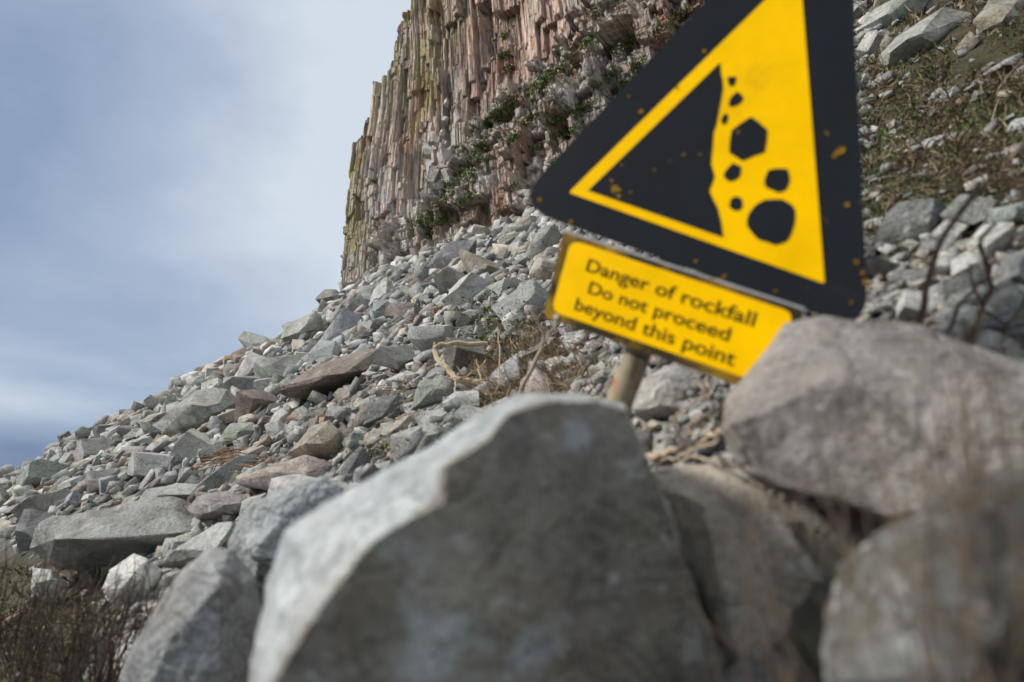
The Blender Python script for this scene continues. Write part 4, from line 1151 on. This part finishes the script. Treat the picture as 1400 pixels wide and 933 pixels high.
# ================================================================== PLANTS
def ribbons(roots, dirs, lens, wid, bend, cols, rng):
    """grass blades as curved ribbons; all arrays of length n"""
    n = len(roots); segs = 3
    side = np.cross(dirs, rng.normal(0, 1, (n, 3))); side /= np.linalg.norm(side, axis=1)[:, None] + 1e-9
    V = np.zeros((n, (segs + 1) * 2, 3)); C = np.zeros((n, (segs + 1) * 2, 3))
    for k in range(segs + 1):
        t = k / segs
        c = roots + dirs * (lens * t)[:, None] + bend * (lens * t * t)[:, None]
        w_ = (wid * (1 - 0.8 * t))[:, None] * side
        V[:, 2 * k] = c - w_; V[:, 2 * k + 1] = c + w_
        C[:, 2 * k] = C[:, 2 * k + 1] = cols
    b = (np.arange(n) * (segs + 1) * 2)[:, None]
    Fq = np.concatenate([np.stack([b[:, 0] + 2 * k, b[:, 0] + 2 * k + 1, b[:, 0] + 2 * k + 3, b[:, 0] + 2 * k + 2], 1) for k in range(segs)])
    return V.reshape(-1, 3), Fq, C.reshape(-1, 3)
def leaves(centres, sizes, cols, rng, up=None):
    n = len(centres)
    a = rng.normal(0, 1, (n, 3)); a /= np.linalg.norm(a, axis=1)[:, None]
    nrm = rng.normal(0, 0.7, (n, 3)) + np.array([0, -0.3, 1.0]); b = np.cross(nrm, a); b /= np.linalg.norm(b, axis=1)[:, None] + 1e-9
    s = sizes[:, None]
    V = np.stack([centres - a * s, centres + b * s * 0.5, centres + a * s, centres - b * s * 0.5], 1).reshape(-1, 3)
    Fq = (np.arange(n) * 4)[:, None] + np.arange(4)
    return V, Fq, np.repeat(cols, 4, 0)
def quads_obj(name, parts, mat=None):
    V, Fq, C = [], [], []; b = 0
    for v, f, c in parts:
        V.append(v); Fq.append(f + b); C.append(c); b += len(v)
    V = np.vstack(V); Fq = np.vstack(Fq); C = np.vstack(C)
    me = bpy.data.meshes.new(name)
    me.vertices.add(len(V)); me.vertices.foreach_set('co', V.ravel())
    me.loops.add(Fq.size); me.loops.foreach_set('vertex_index', Fq.ravel().astype(np.int32))
    me.polygons.add(len(Fq)); me.polygons.foreach_set('loop_start', np.arange(0, Fq.size, 4, dtype=np.int32))
    me.update(); me.validate()
    me.materials.append(mat or M_PLANT); set_tint(me, np.clip(C, 0.01, 0.8))
    o = bpy.data.objects.new(name, me); COL.objects.link(o); return o
DRY = np.array([(0.30, 0.235, 0.14), (0.24, 0.18, 0.10), (0.17, 0.12, 0.075), (0.36, 0.29, 0.19), (0.12, 0.085, 0.055)])
GRN = np.array([(0.10, 0.15, 0.04), (0.075, 0.12, 0.035), (0.13, 0.17, 0.055), (0.115, 0.12, 0.04), (0.06, 0.09, 0.03)])
def sward():
    rng = np.random.default_rng(21)
    roots, ln, cols, lc, ls, lcol = [], [], [], [], [], []
    todo = []
    def add(u, v, mode):
        todo.append((u, v, mode))
    tuft_dir = {}
    for c in range(2900):
        u0 = rng.uniform(1130, 1560); v0 = rng.uniform(-60, 440)
        pn = vnoise(np.array([[u0 / 60, v0 / 40, 1.3]]), 8)[0]; bare = vnoise(np.array([[u0 / 75, v0 / 45, 7.7]]), 9)[0]
        if bare > 0.45 and rng.random() < 0.7: continue
        if v0 > 310 + (1400 - u0) * 0.28 and rng.random() < 0.85: continue
        if v0 < 120 and rng.random() < 0.45: continue
        base_m = rng.random() * 0.85 + 0.35 * (pn > 0.05)
        for k in range(int(rng.integers(4, 20))):
            tuft_dir[len(todo)] = c
            add(u0 + rng.normal(0, 7), v0 + rng.normal(0, 4), base_m * 0.75 + rng.random() * 0.3)
    for i in range(6000):
        u = rng.normal(722, 46); v = rng.normal(515, 38)
        if v < 395 or u > 850 or rng.random() < 0.3 * (v < 460): continue
        add(u, v, rng.random() * (0.8 if v > 475 else 1.0))
    for i in range(500):
        u = rng.normal(545, 22); v = rng.normal(612, 9); add(u, v, rng.uniform(0.4, 1))
    for i in range(900):
        u = rng.uniform(870, 1000); v = rng.uniform(560, 680); add(u, v, rng.uniform(0.2, 1))
    for i in range(2600):
        u = rng.uniform(-120, 175); v = rng.uniform(770, 1000); add(u, v, rng.uniform(0.15, 0.9))
    todo = np.array(todo); roots, DD = hit_many(todo[:, 0], todo[:, 1]); n = len(roots); K = DD / F
    dry = todo[:, 2] < 0.62
    ln = np.where(dry, rng.uniform(7, 29, n), rng.uniform(4, 11, n)) * K
    ln = np.where(((todo[:, 0] - 722) / 110) ** 2 + ((todo[:, 1] - 515) / 80) ** 2 < 1, ln * 1.3, ln)
    cols = np.where(dry[:, None], DRY[rng.choice(5, n, p=[.16, .22, .30, .06, .26])], GRN[rng.integers(0, 5, n)]) * rng.uniform(0.7, 1.1, (n, 1))
    straw = ((todo[:, 0] - 722) / 110) ** 2 + ((todo[:, 1] - 515) / 80) ** 2 < 1     # bleached dead stalks grow here, not turf
    cols = np.where((straw & dry)[:, None], cols * 1.6, cols)
    dirs = rng.normal(0, 0.42, (n, 3)) + np.array([-0.35, -0.25, 0.75])
    tk = np.array(list(tuft_dir)); td = rng.normal(0, 0.55, (2900, 3)); dirs[tk] += td[np.array([tuft_dir[k] for k in tk])]
    dirs /= np.linalg.norm(dirs, axis=1)[:, None]
    bend = rng.normal(0, 0.35, (n, 3)) + np.array([-0.1, -0.1, -0.35])
    dist = np.linalg.norm(roots, axis=1)
    A = ribbons(roots, dirs, ln, dist / F * rng.uniform(0.6, 1.25, n), bend, cols, rng)
    # small leafy rosettes and moss
    for i in range(230):
        reg = rng.random()
        if reg < 0.55: u, v = rng.uniform(1175, 1420), rng.uniform(110, 350)
        elif reg < 0.9: u, v = rng.normal(685, 26), rng.normal(452, 20)
        else: u, v = rng.normal(545, 18), rng.normal(612, 8)
        p, d = hit(u, v); k = d / F
        if reg < 0.55 and v > 240 + (1400 - u) * 0.25: continue
        m = int(rng.integers(14, 46)); rad = rng.uniform(6, 18) * k
        c = p + rng.normal(0, 1, (m, 3)) * rad * np.array([1, 1, 0.35]) + np.array([0, 0, rad * 0.25])
        lc.append(c); ls.append(rng.uniform(1.6, 4.0, m) * k); lcol.append(GRN[rng.integers(0, 5, m)] * rng.uniform(0.8, 1.25, (m, 1)))
    B = leaves(np.vstack(lc), np.concatenate(ls), np.vstack(lcol), rng)
    o = quads_obj('grass', [A, B]); tag(o, 'dry grass and small green herbs growing between the stones', 'grass', kind='stuff')
sward()
def ledge_plants():
    from mathutils.bvhtree import BVHTree
    co = bpy.data.objects['cliff'].data
    bvh = BVHTree.FromPolygons([v.co for v in co.vertices], [list(p.vertices) for p in co.polygons])
    rng = np.random.default_rng(8)
    parts_l, roots, ln, cols = [], [], [], []
    for (u0, v0, sg) in VEG:
        green = rng.random() < 0.75
        for i in range(int(rng.uniform(12, 60))):
            tq = rng.normal(0, 1); u = u0 + tq * sg * 0.75 + rng.normal(0, sg * 0.3); v = v0 - tq * sg * 0.55 + rng.normal(0, sg * 0.3)
            q = Vector(ray(u, v)); loc, nor, idx, dist = bvh.ray_cast(Vector((0, 0, 0)), q.normalized())
            if loc is None: continue
            p = np.array(loc) - np.array(q.normalized()) * 0.08; k = dist / F
            m = int(rng.integers(5, 12))
            c = p + rng.normal(0, 2.0, (m, 3)) * k
            brown = rng.random() < (0.15 if green else 0.7)
            pal = DRY if brown else GRN
            parts_l.append((c, rng.uniform(1.1, 2.6, m) * k, pal[rng.integers(0, 5, m)] * rng.uniform(1.0, 1.6, (m, 1))))
    # pale dry grass at the base of the face
    for i in range(900):
        u = rng.normal(662, 20); v = rng.normal(298, 10)
        q = Vector(ray(u, v)); loc, nor, idx, dist = bvh.ray_cast(Vector((0, 0, 0)), q.normalized())
        if loc is None: continue
        roots.append(np.array(loc) - np.array(q.normalized()) * 0.1); ln.append(rng.uniform(4, 11) * dist / F); cols.append(DRY[rng.integers(0, 4)] * rng.uniform(0.9, 1.3))
    n = len(roots); roots = np.array(roots)
    dirs = rng.normal(0, 0.4, (n, 3)) + np.array([0, -0.2, 0.8])
    A = ribbons(roots, dirs, np.array(ln), np.linalg.norm(roots, axis=1) / F * 0.35, rng.normal(0, 0.3, (n, 3)), np.array(cols), rng)
    B = leaves(np.vstack([p[0] for p in parts_l]), np.concatenate([p[1] for p in parts_l]), np.vstack([p[2] for p in parts_l]), rng)
    o = quads_obj('ledge_vegetation', [A, B]); tag(o, 'green plants and dry grass growing on the ledges of the cliff', 'plants', kind='stuff')
ledge_plants()

# ------------------------------------------------------------------ dead branches and stems
def wood(name, paths, col, label, cat, group=None, sides=6):
    V, Fc = tubes(paths, sides)
    o0 = V[V[:, 2].argmin()].copy()
    o = new_mesh(name, V - o0, Fc, M_WOOD, smooth=True, sharp=50); o.location = o0
    rng = np.random.default_rng(len(V)); set_tint(o.data, np.array(col) * (1 + rng.normal(0, 0.05)))
    return tag(o, label, cat, group)
def path_px(pts, w0, w1, n=16, jit=0.0, seed=0):
    """pts (u, v, depth); widths in px of the frame at each end"""
    P = spline([at(*p) for p in pts], n, jit, seed)
    d = P[:, 1] * CP + P[:, 2] * SP
    return P, np.linspace(w0, w1, n) * 0.5 * d / F
def d_at(u, v): return hit(u, v)[1]
db = d_at(640, 545)
fork = Z2([(975, 688), (955, 640), (930, 600), (850, 588), (830, 568), (785, 520), (773, 482), (792, 470), (850, 466), (950, 468)])
P1 = [path_px([(u, v, db + 0.004 * (530 - v)) for u, v in fork], 10.0, 6.0, 40, 0.003, 1)]
for k, (pts, a, b) in enumerate([(Z2([(775, 480), (770, 462)]), 5, 3), (Z2([(850, 588), (880, 575), (930, 540), (945, 520)]), 3, 1.5), (Z2([(845, 590), (840, 640), (860, 690)]), 3.4, 1.6), (Z2([(930, 600), (920, 560), (912, 520)]), 2.6, 1.2),
                      (Z2([(955, 640), (985, 610), (990, 480), (985, 420)]), 2.4, 1.2), (Z2([(900, 595), (960, 590), (1010, 610)]), 3, 1.4), (Z2([(840, 580), (800, 590), (760, 640)]), 2, 1)]):
    P1.append(path_px([(u, v, db - 0.02 - 0.02 * k + 0.004 * (530 - v)) for u, v in pts], a, b, 10, 0.003, k + 3))
wood('dead_branch', P1, (0.46, 0.36, 0.235), 'bleached forked dead branch bent over the stones left of the text plate', 'branch')
dr = 1.27
R_ = lambda p: zz(800, 420, 1.818, p)
P2 = []
for k, (pts, a, b) in enumerate([(R_([(150, 378), (200, 360), (290, 332), (350, 312)]), 10, 8), (R_([(255, 372), (262, 305), (300, 268), (350, 245)]), 8, 6), (R_([(205, 305), (240, 262), (288, 228), (303, 172)]), 4, 3),
                      (R_([(215, 418), (262, 368), (330, 392), (360, 380)]), 4.5, 3), (R_([(165, 395), (230, 372), (330, 330)]), 4, 3), (R_([(300, 225), (278, 170)]), 3, 2), (R_([(205, 310), (250, 318), (300, 295)]), 3, 2)]):
    P2.append(path_px([(u, v, min(d_at(u, v + 8) - 0.13 - 0.012 * k, 1.5)) for u, v in pts], a, b, 16, 0.003, 20 + k))
wood('dead_branch', P2, (0.42, 0.33, 0.235), 'tangle of thick pale dead roots on the ground right of the rusty post', 'branch')
rng = np.random.default_rng(15)
P3 = []
for k in range(70):
    u = rng.normal(335, 20); v = rng.normal(630, 8); d = d_at(u, v + 6) - 0.05; a = rng.normal(0.15, 0.55); L = rng.uniform(12, 36)
    P3.append(path_px([(u - L * math.cos(a), v + L * math.sin(a) * 0.5, d), (u + rng.normal(0, 3), v - rng.uniform(0, 6), d - 0.02), (u + L * math.cos(a), v - L * math.sin(a) * 0.5, d + 0.02)], 1.9, 1.0, 7))
wood('twig_heap', P3, (0.26, 0.165, 0.09), 'heap of broken reddish brown twigs lying on the scree', 'twigs', sides=4)['kind'] = 'stuff'
P3 = []
for k in range(26):
    u = rng.normal(530, 26); v = rng.normal(545, 20) ; d = d_at(u, v + 4) - 0.04; a = rng.normal(0.5, 0.4); L = rng.uniform(10, 30)
    P3.append(path_px([(u - L * math.cos(a), v + L * math.sin(a), d), (u + rng.normal(0, 3), v, d - 0.02), (u + L * math.cos(a), v - L * math.sin(a), d + 0.02)], 1.8, 0.9, 7))
wood('twig_heap', P3, (0.36, 0.27, 0.16), 'scatter of thin straw coloured twigs between the dark stones and squarish boulder', 'twigs', sides=4)['kind'] = 'stuff'
wood('dry_stem', [path_px([(700, 580, 1.75), (716, 525, 1.72), (739, 480, 1.70), (742, 455, 1.69), (727, 424, 1.68)], 7, 4.5, 18, 0.002, 4), path_px([(739, 480, 1.7), (760, 440, 1.7), (775, 400, 1.72)], 3, 1.5, 10, 0.002, 5)],
     (0.36, 0.28, 0.20), 'pale knobbly dry stem standing left of the text plate', 'plant stem')
wood('dry_stem', [path_px([(1256, 470, .97), (1264, 410, .96), (1282, 345, .95), (1310, 295, .95), (1347, 256, .95)], 9, 6.5, 18, 0.002, 6), path_px([(1310, 295, .95), (1322, 280, .94), (1340, 250, .94)], 6, 9, 8)],
     (0.15, 0.105, 0.075), 'dark curved dead stem with a knobbly tip right of the triangle', 'plant stem')
P4 = [path_px([(1318, 480, .93), (1346, 420, .92), (1352, 375, .92), (1342, 330, .92), (1362, 305, .92)], 8, 5, 16, 0.003, 7), path_px([(1352, 375, .92), (1362, 345, .9), (1385, 330, .9), (1412, 328, .9)], 5, 3, 10, 0.002, 8),
      path_px([(1290, 470, .92), (1310, 425, .91), (1345, 385, .92)], 6, 4, 10, 0.003, 9), path_px([(1340, 420, .92), (1375, 440, .91), (1410, 400, .9)], 5, 3, 10, 0.003, 10), path_px([(1346, 420, .92), (1330, 390, .9), (1326, 360, .9)], 4, 3, 8)]
wood('dry_stem', P4, (0.13, 0.085, 0.06), 'tangled dark dead stalk with side shoots at the right edge above the boulder', 'plant stem')
# shrubs
def shrub(name, root, n, h, spread, rad, col, label, seed, leanv=(0, 0, 0), group=None):
    rng = np.random.default_rng(seed); P = []
    root = np.array(root)
    for k in range(n):
        a = rng.uniform(0, 6.283); sp_ = abs(rng.normal(0, spread)); H_ = h * rng.uniform(0.55, 1.1)
        tip = root + np.array([math.cos(a) * sp_, math.sin(a) * sp_, H_]) + np.array(leanv) * H_
        r0 = root + np.array([math.cos(a), math.sin(a), 0]) * rng.uniform(0, spread * 0.35)
        mid = (r0 + tip) / 2 + rng.normal(0, spread * 0.18, 3)
        pts = spline([r0, mid, tip], 9, h * 0.006, int(rng.integers(1e6)))
        P.append((pts, np.linspace(rad, rad * 0.4, 9)))
        for b in range(int(rng.integers(2, 6))):
            i = int(rng.integers(3, 8)); q = pts[i]; L = H_ * rng.uniform(0.12, 0.3)
            dv = rng.normal(0, 0.6, 3) + np.array([0, 0, 0.7]); dv /= np.linalg.norm(dv)
            P.append((spline([q, q + dv * L * 0.5 + rng.normal(0, L * 0.08, 3), q + dv * L], 5), np.linspace(rad * 0.5, rad * 0.22, 5)))
    return wood(name, P, col, label, 'shrub', group, sides=4)
SH = [(20, 945, 1.55, 'bare brown shrub at the left edge below the long green slab'), (85, 960, 1.45, 'bare brown shrub in the bottom left corner'), (140, 950, 1.6, 'bare brown shrub just left of the pointed boulder'), (-30, 900, 1.9, 'brown twiggy shrub cut off by the left edge'), (110, 880, 1.95, 'low brown shrub under the small white rock'), (45, 860, 2.1, 'low brown shrub directly under the long green slab')]
for i, (u, v, d, lab) in enumerate(SH):
    p = at(u, v, d); p[2] = ground_z(p[0], p[1]) - 0.02
    hh = float(at(u, 775 + 14 * (i % 3), d)[2] - p[2])
    shrub('dead_shrub', p, 24, max(0.16, hh), 0.13, 0.0032, (0.07, 0.050, 0.036) if i % 2 else (0.105, 0.072, 0.048), lab, 40 + i, (0.1, 0, 0), 'bare brown shrubs in the bottom left corner')
for i, (u, d, v1, lab) in enumerate([(1300, .34, 560, 'blurred brown dead plant in front of the corner boulder'), (1390, .37, 470, 'tall blurred brown dead plant at the right edge'), (1180, .42, 700, 'thin blurred dead plant at the left side of the corner boulder')]):
    p = at(u, 1000, d); gz = float(ground_z(p[0], p[1]))
    top = at(u, v1, d)
    shrub('dead_plant', (p[0], p[1], max(gz, p[2] - 0.25)), 26 if i < 2 else 12, float(top[2] - max(gz, p[2] - 0.25)), 0.085, 0.0019, (0.115, 0.085, 0.060), lab, 60 + i, (0.02, 0, 0), 'blurred dead plants near the camera')
